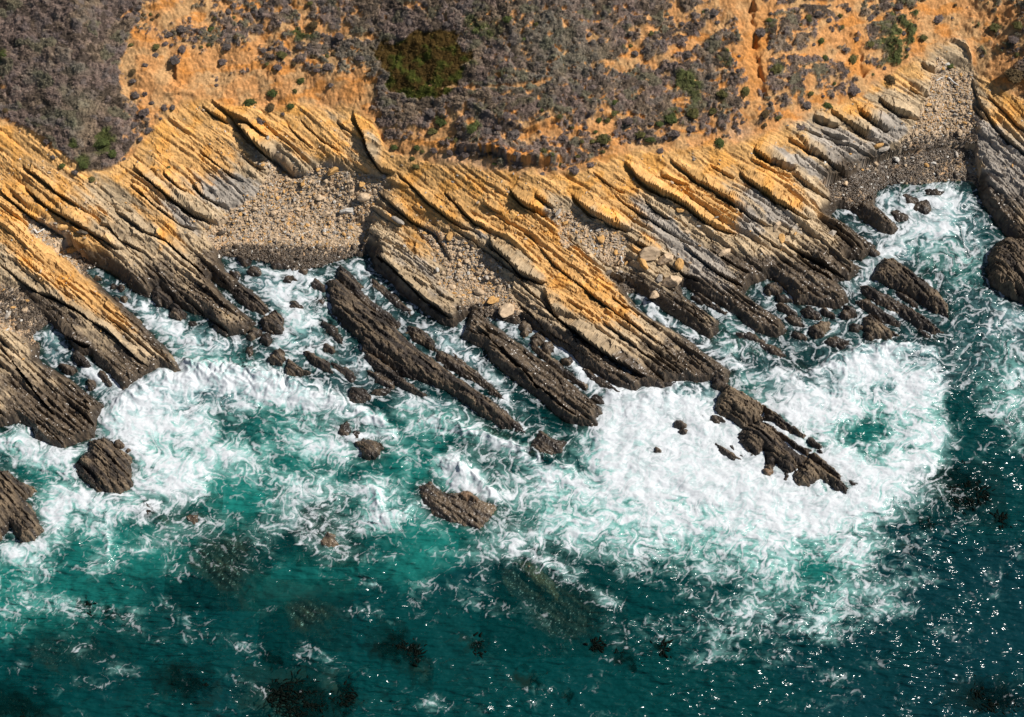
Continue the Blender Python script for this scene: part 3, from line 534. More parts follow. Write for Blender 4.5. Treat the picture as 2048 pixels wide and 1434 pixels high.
# ------------------------------------------------------------------ rocks standing in the sea
def E(cx, cy, rx, ry, a=0, n=14):
    t = np.linspace(0, 2*np.pi, n, endpoint=False); r = 1+.14*np.sin(t*3+cx)+.09*np.sin(t*5+cy); A = math.radians(a)
    x = rx*r*np.cos(t); y = ry*r*np.sin(t)
    return np.stack([cx+x*math.cos(A)-y*math.sin(A), cy+x*math.sin(A)+y*math.cos(A)], -1)
SEA = [ # outline, top height, brownness, flatness, label
 (P('180,885 198,878 215,878 226,884 236,900 262,915 262,950 268,972 240,990 195,985 170,960 150,930 165,912 176,905'),1.3,.5,'brown rock wrapped in white foam off the bottom left ridge'),
 (E(240,890,11,8,30),.6,.3,'small dark rock touching the upper right of the foam-wrapped brown rock'),
 (E(258,903,6,5),.5,.3,'tiny round rock right of the foam-wrapped brown rock'),
 (P('-60,930 0,941 14,944 38,965 62,975 70,983 50,1000 70,1028 85,1063 66,1080 42,1084 21,1052 0,1078 -60,1100'),1.4,.6,'dark rock outcrop cut by the left frame edge, brown lower tip'),
 (P('655,565 672,560 697,580 729,612 771,641 795,662 812,683 844,707 875,728 903,749 938,774 976,798 1004,822 1024,858 1008,856 959,828 903,784 854,767 819,756 785,739 767,718 725,700 725,683 701,662 680,641 666,627 659,589'),1.5,.35,'longest free-standing dark rock blade, left of mid frame'),
 (P('680,533 695,543 708,558 725,575 711,585 690,575 676,555'),.9,.2,'dark block just above the head of the longest rock blade'),
 (P('819,652 844,662 868,683 872,702 850,692 830,682 814,666'),.8,.5,'oval brown rock between the long blade and the mid finger, upper of two'),
 (P('875,702 903,711 931,735 959,756 976,776 945,762 903,741 875,722'),.8,.35,'narrow brown slab below the oval rock, beside the long blade'),
 (P('743,556 760,566 826,622 820,630 790,612 745,572'),.4,.1,'thin dark submerged-looking rib off the right cove wall, longer of two'),
 (P('772,548 790,556 852,612 846,618 800,588'),.35,.1,'thin dark rib hugging the mid ridge foot, shorter of two'),
 (P('1063,690 1080,697 1175,772 1172,782 1120,748 1075,708'),.7,.45,'long thin slab lying parallel on the right side of the mid rock finger'),
 (P('1166,740 1178,742 1246,786 1244,796 1200,775 1170,752'),.6,.15,'thin dark slab in the white water between two big fingers'),
 (E(1052,658,13,14),.7,.7,'rounded brown boulder highest in the narrow foam channel'),
 (E(1075,681,13,12),.7,.65,'brown boulder second in the narrow foam channel'),
 (E(1096,697,10,13),.65,.65,'upright oval boulder third in the narrow foam channel'),
 (E(1135,724,10,8),.55,.6,'lone small boulder in the middle of the narrow foam channel'),
 (E(323,597,24,13,42),.9,.2,'black rounded rock in the left channel beside the tan ridge'),
 (E(355,627,17,11,45),.8,.2,'smaller black rock just downslope of the rounded one in the left channel'),
 (E(385,648,9,5),.3,.1,'tiny half-drowned rock in the left channel'),
 (P('464,578 480,572 505,582 528,606 541,625 530,630 505,622 480,606 466,590'),.9,.25,'dark wet block off the end of the tan ridge'),
 (E(547,647,22,20,30),1.1,.4,'round dark rock standing alone in the left cove water'),
 (E(509,669,15,9,-30),.6,.4,'small rock left below the round cove rock'),
 (E(533,679,11,11),.6,.3,'small dark rock directly below the round cove rock'),
 (P('560,702 566,706 569,720 563,732 549,728 538,722 545,712 552,703'),.9,.35,'squarish dark rock in mid cove beside the triangular one'),
 (P('577,722 585,727 600,738 618,748 596,752 574,751 574,735'),.8,.4,'triangular brown rock at the edge of the left breaker'),
 (P('608,704 620,705 640,718 656,728 664,744 645,740 622,724'),.8,.3,'elongated dark rock above the crest of the left breaker'),
 (E(666,664,26,8,48),.5,.15,'slim dark sliver left of the longest blade'),
 (E(656,697,13,8,30),.4,.15,'faint dark knob left of the longest blade'),
 (E(500,703,7,11),.3,.1,'faint drowned knob left of the squarish cove rock'),
 (E(509,545,13,10),.6,.25,'dark boulder in the foam near the pebble beach, left one'),
 (E(607,545,9,8),.5,.25,'small dark boulder in the swash below the pebble beach'),
 (E(488,523,15,7,35),.6,.15,'black wet rock at the left corner of the pebble cove'),
 (E(560,532,16,7,5),.5,.15,'black low rock in the swash at mid pebble cove'),
 (E(645,603,15,11),.2,.1,'drowned dark rock in the cove left of the longest blade head'),
 (P('150,704 158,704 172,722 181,733 172,736 155,728 148,716'),.8,.3,'dark rock in the bottom left inlet, largest of four'),
 (E(136,739,17,8,22),.6,.25,'low dark rock at the left side of the bottom left inlet'),
 (E(209,757,17,8,48),.6,.3,'brown rock near the mouth of the bottom left inlet'),
 (E(183,770,8,10,-20),.6,.5,'reddish small rock near the mouth of the bottom left inlet'),
 (E(242,577,7,6),.5,.7,'little brown stone upper in the left channel foam'),
 (E(249,599,7,6),.5,.7,'little brown stone lower in the left channel foam'),
 (E(228,573,6,5),.4,.5,'pebble-like rock at the head of the left channel'),
 (E(195,558,8,5),.4,.3,'small dark stone beside the left channel wall'),
 (P('700,785 706,776 722,778 736,788 742,797 730,802 712,806 698,806'),.8,.25,'dark knobbly rock right of the left breaker crest'),
 (E(763,784,20,6,-8),.4,.1,'thin dark rock right of the knobbly rock'),
 (E(739,897,24,17,20),.9,.6,'brown rock with white spray pouring over its top'),
 (E(713,872,8,10),.4,.1,'small black rock left above the spray-topped brown rock'),
 (E(690,862,12,16),.4,.1,'dark foam-laced rock left of the spray-topped one'),
 (P('1065,884 1082,862 1092,868 1110,880 1135,884 1120,902 1090,912 1058,908'),.7,.05,'jagged black rock in foam below the mid finger'),
 (E(1359,851,12,8,20),.6,.4,'dark rock alone in the brightest foam'),
 (E(1367,865,8,5),.4,.3,'tiny rock under the lone dark rock in the foam'),
 (E(1314,904,8,6),.6,.2,'black stone standing alone in white foam'),
 (E(1434,842,16,8,10),.6,.3,'foam-washed stone just left of the outer slab'),
 (E(1405,834,5,4),.4,.3,'tiny stone left of the foam-washed stone'),
 (P('1449,770 1462,776 1487,791 1526,815 1522,826 1524,842 1503,852 1494,861 1480,857 1453,840 1427,822 1436,798 1446,784'),1.7,.7,'big tilted brown slab heading the outer reef'),
 (P('1530,818 1557,834 1570,847 1585,856 1610,873 1606,879 1590,872 1560,858 1528,838'),1.0,.4,'thin slab along the right side of the outer reef'),
 (P('1526,846 1545,856 1592,890 1622,903 1612,912 1585,898 1550,872 1524,857'),1.0,.3,'long middle strip of layered rock in the outer reef'),
 (P('1478,868 1490,852 1520,842 1548,866 1575,894 1600,912 1614,918 1606,930 1585,946 1574,952 1562,944 1552,930 1540,950 1530,942 1526,905 1510,917 1496,905 1478,888'),1.5,.3,'broad dark block of the outer reef with foam running off it'),
 (P('1618,876 1628,882 1643,896 1638,901 1624,895 1616,888'),.8,.3,'small square block right of the outer reef'),
 (P('1618,912 1628,910 1650,926 1670,944 1683,955 1676,960 1650,946 1622,924'),1.1,.3,'upper strip of the outer reef end'),
 (P('1616,918 1640,935 1660,948 1680,962 1697,980 1692,989 1670,982 1655,968 1640,960 1620,974 1596,974 1584,962 1586,948'),1.4,.65,'reddish brown end block of the outer reef'),
 (E(1706,970,12,6,20),.5,.2,'dark rock at the very tip of the outer reef'),
 (E(1455,908,28,6,32),.6,.45,'long thin rock left below the big tilted slab'),
 (E(1465,899,9,4,60),.4,.3,'thin splinter beside the long thin rock'),
 (E(1480,913,8,3,25),.3,.3,'tiny splinter right of the long thin rock'),
 (E(1535,946,11,7,10),.6,.8,'red-brown stone below the broad reef block'),
 (E(1572,955,6,10),.5,.4,'upright stone between the reef blocks'),
 (P('1763,521 1787,521 1812,537 1843,561 1871,582 1892,610 1895,633 1868,624 1843,610 1815,589 1784,575 1745,558 1752,540'),1.5,.45,'large dark oblong rock in the channel right of the big ridges'),
 (P('1718,573 1735,571 1766,587 1812,613 1850,636 1885,666 1862,668 1829,650 1794,629 1752,605 1725,590'),1.0,.3,'long low rock just below the large oblong one'),
 (P('1712,604 1731,599 1766,622 1801,646 1797,654 1759,643 1731,622'),.8,.25,'slim dark rock third below the large oblong one'),
 (P('1728,638 1738,631 1766,650 1794,671 1768,678 1731,680'),1.0,.6,'wedge shaped brown rock with a flat lower edge'),
 (E(1697,627,14,12),.7,.25,'round black rock circled by foam left of the wedge'),
 (P('1622,656 1640,648 1656,647 1658,658 1645,672 1630,676 1622,668'),.9,.7,'olive brown rock in swirling foam right of the ridges'),
 (E(1622,628,20,9,25),.6,.2,'dark rock above the olive brown one'),
 (E(1672,684,22,8,0),.5,.2,'flat dark rock below the olive brown one'),
 (E(1546,580,16,11),.8,.5,'rounded rock in the little cove, upper one'),
 (E(1566,599,14,7,15),.6,.25,'dark rock under the rounded one in the little cove'),
 (E(1572,620,22,7,30),.5,.15,'low wet rock at the mouth of the little cove'),
 (E(1850,668,20,8,30),.25,.1,'half drowned dark rock right of the wedge'),
 (P('1975,537 1982,502 2007,480 2040,486 2120,500 2200,600 2120,640 2028,598 2003,584 1982,570'),2.2,.5,'big round-backed dark rock at the right frame edge'),
 (E(1819,401,17,9,20),.5,.15,'dark rock in the right cove foam, upper left one'),
 (E(1846,416,18,13,10),.6,.2,'dark brown rock in the middle of the right cove foam'),
 (E(1868,386,20,7,5),.4,.1,'low dark rock near the right cove shingle'),
 (E(1800,433,20,10,20),.3,.1,'drowned dark rock at the left of the right cove'),
 (E(1912,353,9,6),.6,.2,'small dark stone at the right cove waterline'),
 (P('1390,585 1400,587 1455,627 1452,633 1425,616 1392,594'),.5,.4,'thin slab lying in the narrow white pool right of centre'),
 (P('837,974 861,964 878,980 900,988 925,984 950,996 978,1004 996,1014 984,1036 959,1063 931,1052 896,1040 865,1030 845,1000'),.55,.62,'reddish brown rock breaking the surface in the green water'),
 (E(937,997,20,9,15),1.0,.78,'tan capped rock beside the reddish brown one, foam between'),
 (E(296,1018,12,16),.2,.6,'brown rock just awash right below the foam-wrapped rock'),
 (E(387,1037,16,14),.12,.6,'brown rock just awash ringed with foam lace'),
 (E(659,1080,19,18),.12,.7,'round brown rock awash inside a ring of foam'),
 (E(1075,1150,48,15,42),-.08,.95,'brown reef rock lying just under the green water'),

 (E(1590,642,18,8,30),.5,.2,'dark wet rock in the swirl right of the little cove'),(E(1655,628,15,7,30),.5,.2,'low dark rock between the olive brown rock and the ridges'),
 (E(1712,656,11,8,10),.5,.2,'small dark rock at the left foot of the wedge'),(E(1502,676,30,8,20),.35,.1,'half drowned ledge in the swirls off the grey ridge'),(E(1545,700,28,7,28),.35,.1,'thin half drowned ledge below the first in the swirls'),
 (E(1598,672,15,6,20),.4,.15,'little ledge left of the olive brown rock'),(E(1815,600,26,5,35),.5,.2,'thin ledge between the oblong rock and the long low rock'),(E(1838,645,16,6,35),.4,.15,'broken tip of the slim dark rock'),(E(1690,695,16,6,0),.35,.1,'flat ledge under the wedge row'),
 (P('700,560 730,590 770,622 800,648 796,656 760,635 722,606 698,576'),.7,.15,'dark ledge lying along the upper side of the longest blade'),(P('735,705 770,730 815,765 850,790 846,796 800,776 758,745 730,715'),.9,.2,'second parallel rib on the lower side of the longest blade'),
 (E(690,745,26,8,35),.4,.1,'low dark ledge above the left breaker right part'),(E(765,760,30,9,30),.45,.12,'broken dark ledge under the second parallel rib'),(E(592,612,13,8,20),.4,.15,'small wet rock in the middle of the cove foam'),(E(636,572,15,9,30),.5,.15,'dark rock left of the block at the head of the longest blade'),
 (P('985,800 1010,822 1040,850 1050,864 1040,866 1012,846 986,815'),.35,.05,'wave washed dark tip beyond the longest blade'),(P('905,705 940,735 985,772 1010,800 1002,802 960,770 920,735'),.5,.2,'dark ledge right of the narrow brown slab'),
 (E(580,560,14,8,10),.4,.1,'black rock in the swash right of mid cove'),(E(470,550,12,7,35),.4,.1,'dark stone left in the cove swash'),(E(1195,800,14,7,30),.5,.1,'dark foot rock at the end of the mid finger'),(P('1290,755 1320,765 1350,768 1342,778 1310,776 1288,768'),.7,.1,'dark foot rock under the central ridge tip'),
 (P('1424,756 1448,766 1462,778 1450,786 1428,776'),.8,.15,'dark rock linking the ridge tip to the outer reef'),(E(1640,905,7,4,30),.4,.2,'little stone right of the outer reef strip'),(E(1395,600,14,5,35),.4,.2,'ledge in the narrow pool mouth'),(E(1745,505,18,7,35),.5,.15,'dark stone off the pointed ridge tip'),
 (E(100,770,9,6,0),.4,.2,'tiny rock in the bottom left inlet'),(E(232,600,8,5,30),.4,.4,'brown pebble-like rock midway in the left channel'),(E(430,625,16,7,45),.5,.1,'dark wet foot rock below the tan ridge')
]
SUB = [ # rock under the surface: outline, top, brownness, label
 (E(1110,1200,110,60,30),-1.0,.2,'wide dark reef under water below the brown drowned rock'),(E(445,1120,62,58,20),-.3,.2,'large dark drowned rock in the lower left green water'),
 (E(330,1036,26,20),-.4,.4,'grey drowned rock between two awash rocks'),(E(635,1050,50,40),-.5,.3,'drowned rock above left of the foam ring'),(E(612,1228,46,34),-.4,.15,'dim drowned rock in dark green water'),
 (E(1590,728,36,10,20),-.2,.1,'thin dark rock just under the channel swirls'),(E(1555,798,16,9),-.15,.1,'dark drowned rock right above the outer slab'),(E(1500,690,40,14,20),-.3,.1,'drowned dark rock in the swirls left of the channel'),
 (E(990,860,50,22,35),-.35,.1,'drowned tip of the longest blade'),(E(960,900,30,12,30),-.5,.1,'drowned rock below the blade tip'),(E(670,800,14,10),-.3,.1,'drowned rock in the breaker crest'),
 (E(995,1030,46,26,40),-.5,.5,'drowned right half of the reddish brown rock'),(E(1915,985,60,26,10),-.5,.0,'dark drowned reef patch at the far right'),(E(140,1300,90,40,0),-1.6,.1,'faint drowned rock near the left edge'),
 (E(1860,560,50,60,40),-1.6,.1,'deep drowned rock in the channel'),(E(700,640,30,14,40),-.4,.1,'drowned shelf beside the longest blade'),(E(1470,560,10,8),-.3,.1,'')]
SUB = [s for s in SUB if s[3]]
def world_poly(pl, z=0.0):
    x, y = unproject(pl[:,0], pl[:,1], z); return np.stack([x, y], -1)
def rock_height(X, Y, poly, top, seed, raw=False):
    U, V = project(X, Y, 0.0*X); c, a = strata(U, V)
    d = sdf(X, Y, poly); R = math.sqrt(abs(np.sum(poly[:,0]*np.roll(poly[:,1],-1)-np.roll(poly[:,0],-1)*poly[:,1]))/2/math.pi)
    d = d + (.30 if top > .25 else 0)*min(1, R) + (.26*fbm(a/18+seed, c/7, 201, 3)+.10*fbm(U/5, V/5, 202, 2))*min(1, R)
    e = min(.55*R, 1.3)
    rise = 1-np.exp(-np.clip(d,0,None)/e*1.6)
    rel, blk, jnt, bid, bi2, i2, i3 = strata_relief(c, a, U, V)
    amp = min(1.0, .35+R*.3)
    h = -.35+(top*1.15+.45)*rise + rise*amp*(.75*(rel-.3)+.9*blk+jnt)*min(1,max(top,.3)) + rise*.22*amp*fbm(U/9,V/9,203+seed%7,4)
    h = np.where(d < 0, -.35+1.9*d, h)
    return h, dict(U=U, V=V, c=c, a=a, d=d, bid=bid, bi2=bi2, i3=i3)
def sea_rock(pl, top, br, label, seed, step):
    w_ = world_poly(pl); lo = w_.min(0)-1.6; hi = w_.max(0)+1.6
    X, Y = np.meshgrid(np.arange(lo[0], hi[0], step), np.arange(lo[1], hi[1], step))
    h, I = rock_height(X, Y, w_, top, seed)
    nb = fbm(I['a']/60, I['c']/10, 93, 4)
    k = sst(.28,.85, br*.9+.5*nb+.30*fbm(I['U']/14,I['V']/14,205,3)+.25*sst(.4,1.5,h)-.12)
    cc = cmix(cmix(np.broadcast_to(C_BLACK*1.15, X.shape+(3,)), C_DARK*1.05, sst(-.1,.4,nb+.3*br)), col(.17,.125,.08), k)
    if br > .75: cc = cmix(cc, col(.20,.125,.075), sst(.2,.6,k+.4*fbm(I['U']/8,I['V']/8,206,3))*.8)
    cc = cc*(1+.4*fbm(I['U']/3.5,I['V']/3.5,207,2)+.35*(I['bid']-.5)+.25*(I['bi2']-.5))[..., None]
    keep = cellmean(h) > -3.2
    o = grid_piece('sea_rock', X, Y, h, keep, M_ROCK, np.clip(cc,.006,.8), {'wet': sst(1.3,.2,h)*.6+.35+0*h, 'bed_a': I['a']*PX, 'bed_c': I['c']*PX})
    return o
SEA_W = []
for n_, (pl, top, br, lab) in enumerate(SEA):
    o = sea_rock(pl, top, br, lab, n_, STEP_R)
    tag(o, lab, 'sea rock', 'rocks standing in the surf'); SEA_W.append((world_poly(pl), top, n_))
for n_, (pl, top, br, lab) in enumerate(SUB):
    o = sea_rock(pl, top, br, lab, 100+n_, STEP_R*1.5); o.name = 'drowned_rock'
    tag(o, lab, 'drowned rock', 'rocks under the water'); SEA_W.append((world_poly(pl), top, 100+n_))
# ------------------------------------------------------------------ the sea
FOAM = [ # cx cy rx ry deg density
 (560,945,90,26,-15,.42),(650,965,60,30,10,.45),(860,1100,90,40,0,.22),(420,1080,70,26,-20,.25),(300,1085,60,26,0,.35),(520,1130,80,20,0,.2),(880,1020,60,20,0,.2),(960,1200,80,24,10,.15),(1860,900,60,80,80,.55),(1900,1010,40,30,0,.2),(700,1040,50,30,0,.35),(1330,1250,90,30,10,.25),(1500,1220,60,30,0,.35),(1850,1240,70,30,20,.22),(380,960,60,40,20,.35),
 (300,820,80,60,0,1.0),(390,765,110,34,0,1.1),(530,775,110,28,8,1.05),(640,815,60,26,20,.8),(240,860,46,36,0,.9),(330,930,70,60,0,.95),(420,850,60,40,0,.6),(380,1000,50,50,0,.2),(300,1000,50,40,0,.5),
 (470,905,60,36,-20,.8),(590,880,60,30,10,.4),(650,880,60,34,10,.6),(700,860,40,20,20,.7),(755,850,46,16,25,.95),(780,870,30,14,0,.6),(850,845,50,12,5,.4),(900,870,60,16,20,.5),(960,860,40,16,30,.55),(1010,890,40,16,20,.65),(1060,920,70,22,15,.6),(1120,950,50,14,25,.7),
 (40,880,80,24,0,.85),(110,920,60,30,0,1.0),(160,1010,80,40,0,.85),(100,1050,50,34,-30,.85),(30,1110,70,30,0,.75),(215,1065,40,18,0,.4),(200,1120,40,26,0,.45),(60,1180,70,36,0,.42),(150,1220,60,22,0,.3),(240,980,50,22,20,.6),
 (110,700,50,50,50,.6),(190,750,40,30,45,.8),(280,610,60,20,42,.65),(330,660,80,34,30,.55),(400,690,60,40,0,.55),(470,690,60,30,0,.5),(520,560,90,34,0,.6),(600,580,70,50,0,.62),(590,650,60,50,0,.55),(640,700,60,40,0,.4),(570,720,60,30,0,.4),(700,740,50,30,40,.4),
 (720,620,30,60,-30,.3),(760,600,50,34,42,.5),(850,660,30,14,42,.4),(890,680,60,22,42,.55),(960,740,60,18,42,.5),(1010,790,60,20,40,.5),(720,530,40,24,0,.5),(930,650,26,30,40,.5),(800,800,90,22,10,.5),(880,820,70,20,20,.4),
 (1000,640,60,10,25,.9),(1080,680,60,14,38,.8),(1160,740,60,16,38,.95),(1220,780,40,20,30,1.0),(1300,610,60,14,38,.9),(1380,670,60,22,38,.6),(1420,600,50,10,36,.9),(1470,660,50,20,30,.6),(1450,710,70,24,30,.6),
 (1260,830,70,60,0,1.2),(1350,870,90,90,0,1.3),(1440,900,90,70,20,1.3),(1300,950,90,50,10,1.2),(1230,900,46,70,0,.95),(1420,980,120,50,15,1.2),(1560,990,110,40,15,1.2),(1680,1010,90,40,0,1.1),(1760,970,60,34,0,.95),(1540,900,110,60,35,1.1),(1620,830,90,40,20,1.0),(1700,920,70,36,0,1.0),
 (1780,740,90,44,10,.95),(1700,760,60,34,-20,.85),(1840,800,60,70,60,.8),(1830,900,50,60,0,.62),(1660,800,70,30,0,.9),(1580,770,60,30,20,.45),(1600,740,60,18,0,.4),(1740,940,60,20,0,.8),(1540,680,50,24,20,.4),
 (1530,560,34,16,30,.5),(1600,640,50,30,20,.45),(1690,650,40,50,0,.42),(1720,560,24,50,60,.7),(1780,620,70,10,35,.6),(1830,420,120,40,0,.7),(1900,450,60,60,0,.65),(1800,490,70,34,0,.8),(1850,390,90,14,0,.8),(1940,520,50,40,30,.5),(1880,560,50,30,30,.35),(1740,430,30,14,30,.6),(1700,420,20,10,30,.6),
 (2020,620,50,30,30,.6),(2010,700,40,80,0,.4),(1975,670,12,26,10,.6),(2030,800,50,70,0,.45),(2000,560,50,12,30,.4),(2060,900,40,60,0,.3),(1920,720,50,20,20,.25),
 (1400,1060,180,40,5,.55),(1600,1080,140,50,5,.7),(1700,1120,60,50,0,.5),(1560,1140,70,60,0,.45),(1640,1230,80,50,0,.62),(1760,1190,46,34,0,.4),(1250,1040,90,40,20,.5),(1150,1020,90,40,10,.5),(1050,980,70,30,10,.5),(1000,1060,70,50,0,.35),(1180,1090,110,40,0,.38),(950,1130,70,40,0,.3),(1430,1160,70,40,0,.35),(1290,1130,80,40,10,.3),
 (925,960,60,28,20,.9),(985,985,34,16,30,1.0),(900,930,50,20,0,.55),(760,1000,30,40,10,.8),(775,1040,44,16,-10,.85),(730,960,30,34,0,.45),(820,930,14,46,35,.4),(800,900,60,10,0,.5),
 (600,1010,60,34,0,.45),(640,1060,50,40,0,.38),(700,1120,60,30,20,.28),(560,980,60,20,0,.35),(520,1060,40,40,0,.25),(450,1040,50,16,-30,.25),(370,1060,40,20,0,.35),(1100,1130,60,12,30,.7),(1140,1160,20,24,30,.4),(1210,1200,30,14,30,.4),
 (240,1240,60,24,20,.3),(440,1280,120,14,10,.3),(350,1230,60,12,40,.28),(160,1290,50,14,-30,.28),(630,1310,40,24,0,.35),(500,1370,60,14,20,.25),(215,1350,50,34,0,.28),(860,1410,70,14,-15,.35),(740,1240,50,14,20,.25),(1100,1250,30,30,0,.28),(1060,1400,20,14,0,.25),
 (1450,1290,70,40,0,.4),(1600,1320,60,24,0,.2),(1840,1170,50,30,-40,.28),(1990,1180,20,30,0,.28),(1270,1280,50,12,0,.22),(1950,1330,60,20,20,.25),(1700,1380,90,30,0,.15),(850,1200,60,20,0,.2),(1080,1080,80,30,0,.3),(10,1250,60,30,0,.25),(330,1150,60,30,0,.2),(2020,1000,40,40,0,.15)]
HOLES = [(500,860,50,34,10,.75),(440,830,24,20,0,.4),(620,850,30,20,0,.4),(550,900,26,26,0,.4),(420,1010,30,36,0,.5),(475,1000,44,30,0,.7),(340,1050,60,20,0,.3),(820,920,40,60,30,.35),(1740,868,50,22,-5,1.15),(1700,878,30,12,-15,.6),(1745,925,34,12,30,.6),(800,860,40,12,0,.2),(1640,1150,34,44,0,.5),(1660,1100,20,20,0,.3),(105,960,30,24,40,.45),
 (1620,1120,24,50,0,.3),(1500,800,40,16,30,.15),(1880,600,70,50,40,.5),(1870,680,80,30,10,.5),(1930,860,26,200,0,.9),(1950,720,50,40,0,.3),(340,960,8,40,0,.0),(860,1080,60,60,0,.5),(620,945,40,16,0,.4),(690,940,40,14,0,.3),(930,560,4,4,0,0),(500,640,30,10,30,.2),(1290,960,1,1,0,0),(1120,1020,30,10,0,.2),(540,940,50,20,0,.4),(1000,760,40,14,40,.1),(440,880,22,10,-45,.6),(395,790,1,1,0,0),(230,845,16,10,0,.35),(415,792,16,8,0,.5)]
TEAL = [(480,1000,70,44,0,1.0),(345,1100,60,34,0,.75),(560,870,60,70,0,.7),(620,930,50,30,0,.7),(820,930,60,60,0,.8),(860,1060,70,60,0,1.0),(840,1130,60,30,0,.5),(720,980,40,60,0,.6),(1640,1110,60,70,0,.9),(1740,875,60,34,0,.8),(1480,1060,110,50,0,.7),(1560,1150,60,40,0,.4),(1350,1060,90,40,0,.6),(90,960,50,60,30,.9),(100,1180,150,70,0,.75),(0,1200,60,60,0,.8),
 (1010,1010,90,40,0,.5),(920,870,80,30,10,.7),(400,740,60,20,10,.6),(430,730,60,30,0,.5),(620,640,50,70,0,.4),(1500,800,50,40,0,.5),(1900,520,60,60,20,.45),(1440,660,80,30,30,.45),(300,690,80,40,0,.3),(230,1090,80,30,0,.7),(2020,760,50,60,0,.4),(1800,780,80,50,0,.35),(420,960,60,60,0,.8),(1240,1030,60,30,0,.5),(640,1130,90,40,0,.4),(300,1060,110,30,0,.5),(880,960,40,20,0,.5),(560,1180,100,40,0,.25),(1180,1050,90,50,0,.35)]
KELP = [(370,1365,38,20,15,'dark kelp bed lower left, with sparkling ripples around it'),(590,1398,62,40,10,'large black kelp bed at the bottom edge left of centre'),(683,1400,12,30,10,'thin kelp strand right of the large bottom kelp bed'),(28,1412,52,22,10,'kelp patch in the bottom left corner'),
 (812,1305,16,44,-40,'diagonal kelp frond streak below centre'),(775,1300,26,14,20,'loose kelp left of the diagonal kelp streak'),(548,1320,16,14,0,'small kelp tuft left of centre near the bottom'),(1245,1318,13,8,0,'kelp tuft pair right of centre, left one'),(1264,1330,7,8,0,'kelp tuft pair right of centre, right one'),(1187,1292,7,6,0,'tiny kelp tuft right of centre'),
 (1056,1362,18,9,30,'small kelp tuft below centre'),(1130,1395,8,6,0,'tiny kelp tuft near the bottom centre'),(1900,960,40,20,-10,'dark kelp mat right of the outer reef, upper'),(1945,975,34,12,40,'kelp streamer right of the upper kelp mat'),(1915,1000,30,12,10,'dark kelp mat right of the outer reef, lower'),(1825,1092,13,4,5,'short dark kelp blade off the reef tip'),(1985,1395,46,20,5,'kelp bed in the bottom right corner'),
 (2000,1040,10,8,0,'small kelp tuft near the right edge'),(1850,1050,7,12,0,'upright kelp tuft below the kelp mats'),(220,1228,18,5,5,'slim kelp blade in the left water'),(170,1215,12,6,0,'small kelp tuft at left'),(950,1292,14,10,30,'small kelp tuft below the drowned reef'),(1320,1295,9,7,0,'faint kelp tuft right of the kelp pair')]
ys = unproject(1024, np.array([1434.0, 300.0]), 0.0)[1]
WX = axis(-74, 74, WSTEP, (-4500, 4500), 1.16); WY = axis(float(ys[0])-3, float(ys[1])+1, WSTEP, (-3500, 60), 1.16)
WXg, WYg = np.meshgrid(WX, WY)
Uw_, Vw_ = project(WXg, WYg, 0*WXg)
inframe = (np.abs(WXg) < 95) & (WYg > -90)
Uw_ = np.clip(Uw_, -900, 2950); Vw_ = np.clip(Vw_, 200, 2600)
CREST = [('205,860 240,800 300,750 360,735 420,732 500,745 580,762 650,785 700,815',12,60,1.1),('700,815 760,845 800,862',8,24,.9),('790,862 870,838 930,862 1000,884 1060,900 1130,935 1180,970',9,26,.75),('1570,770 1640,735 1700,702 1780,688 1850,705 1895,750',10,60,.95),('1205,800 1230,775 1290,772 1380,762 1430,770',8,70,1.1),('860,950 900,925 960,965 1000,1010',10,24,.9),('740,960 770,1030 810,1030 830,1010',12,22,.85),('205,1060 225,1090 215,1140',9,30,.6),('700,1130 740,1160 770,1175',5,12,.5),('1060,1125 1110,1140 1140,1165',6,14,.7),('1560,1230 1620,1275 1700,1260 1760,1215',8,30,.5)]
_psi = 40*fbm(RU/130, RV/100, 501, 2)+15*fbm(RU/54, RV/44, 502, 2)+2.4*fbm(RU/24, RV/20, 503, 2)
_VU = Raster(data=np.gradient(_psi, 3.0, axis=0)); _VV = Raster(data=-np.gradient(_psi, 3.0, axis=1))
def drift(U, V, n, h):
    u, v = U.copy(), V.copy()
    for _ in range(n):
        a = _VU(u, v); b = _VV(u, v); u = u-h*a; v = v-h*b
    return u, v
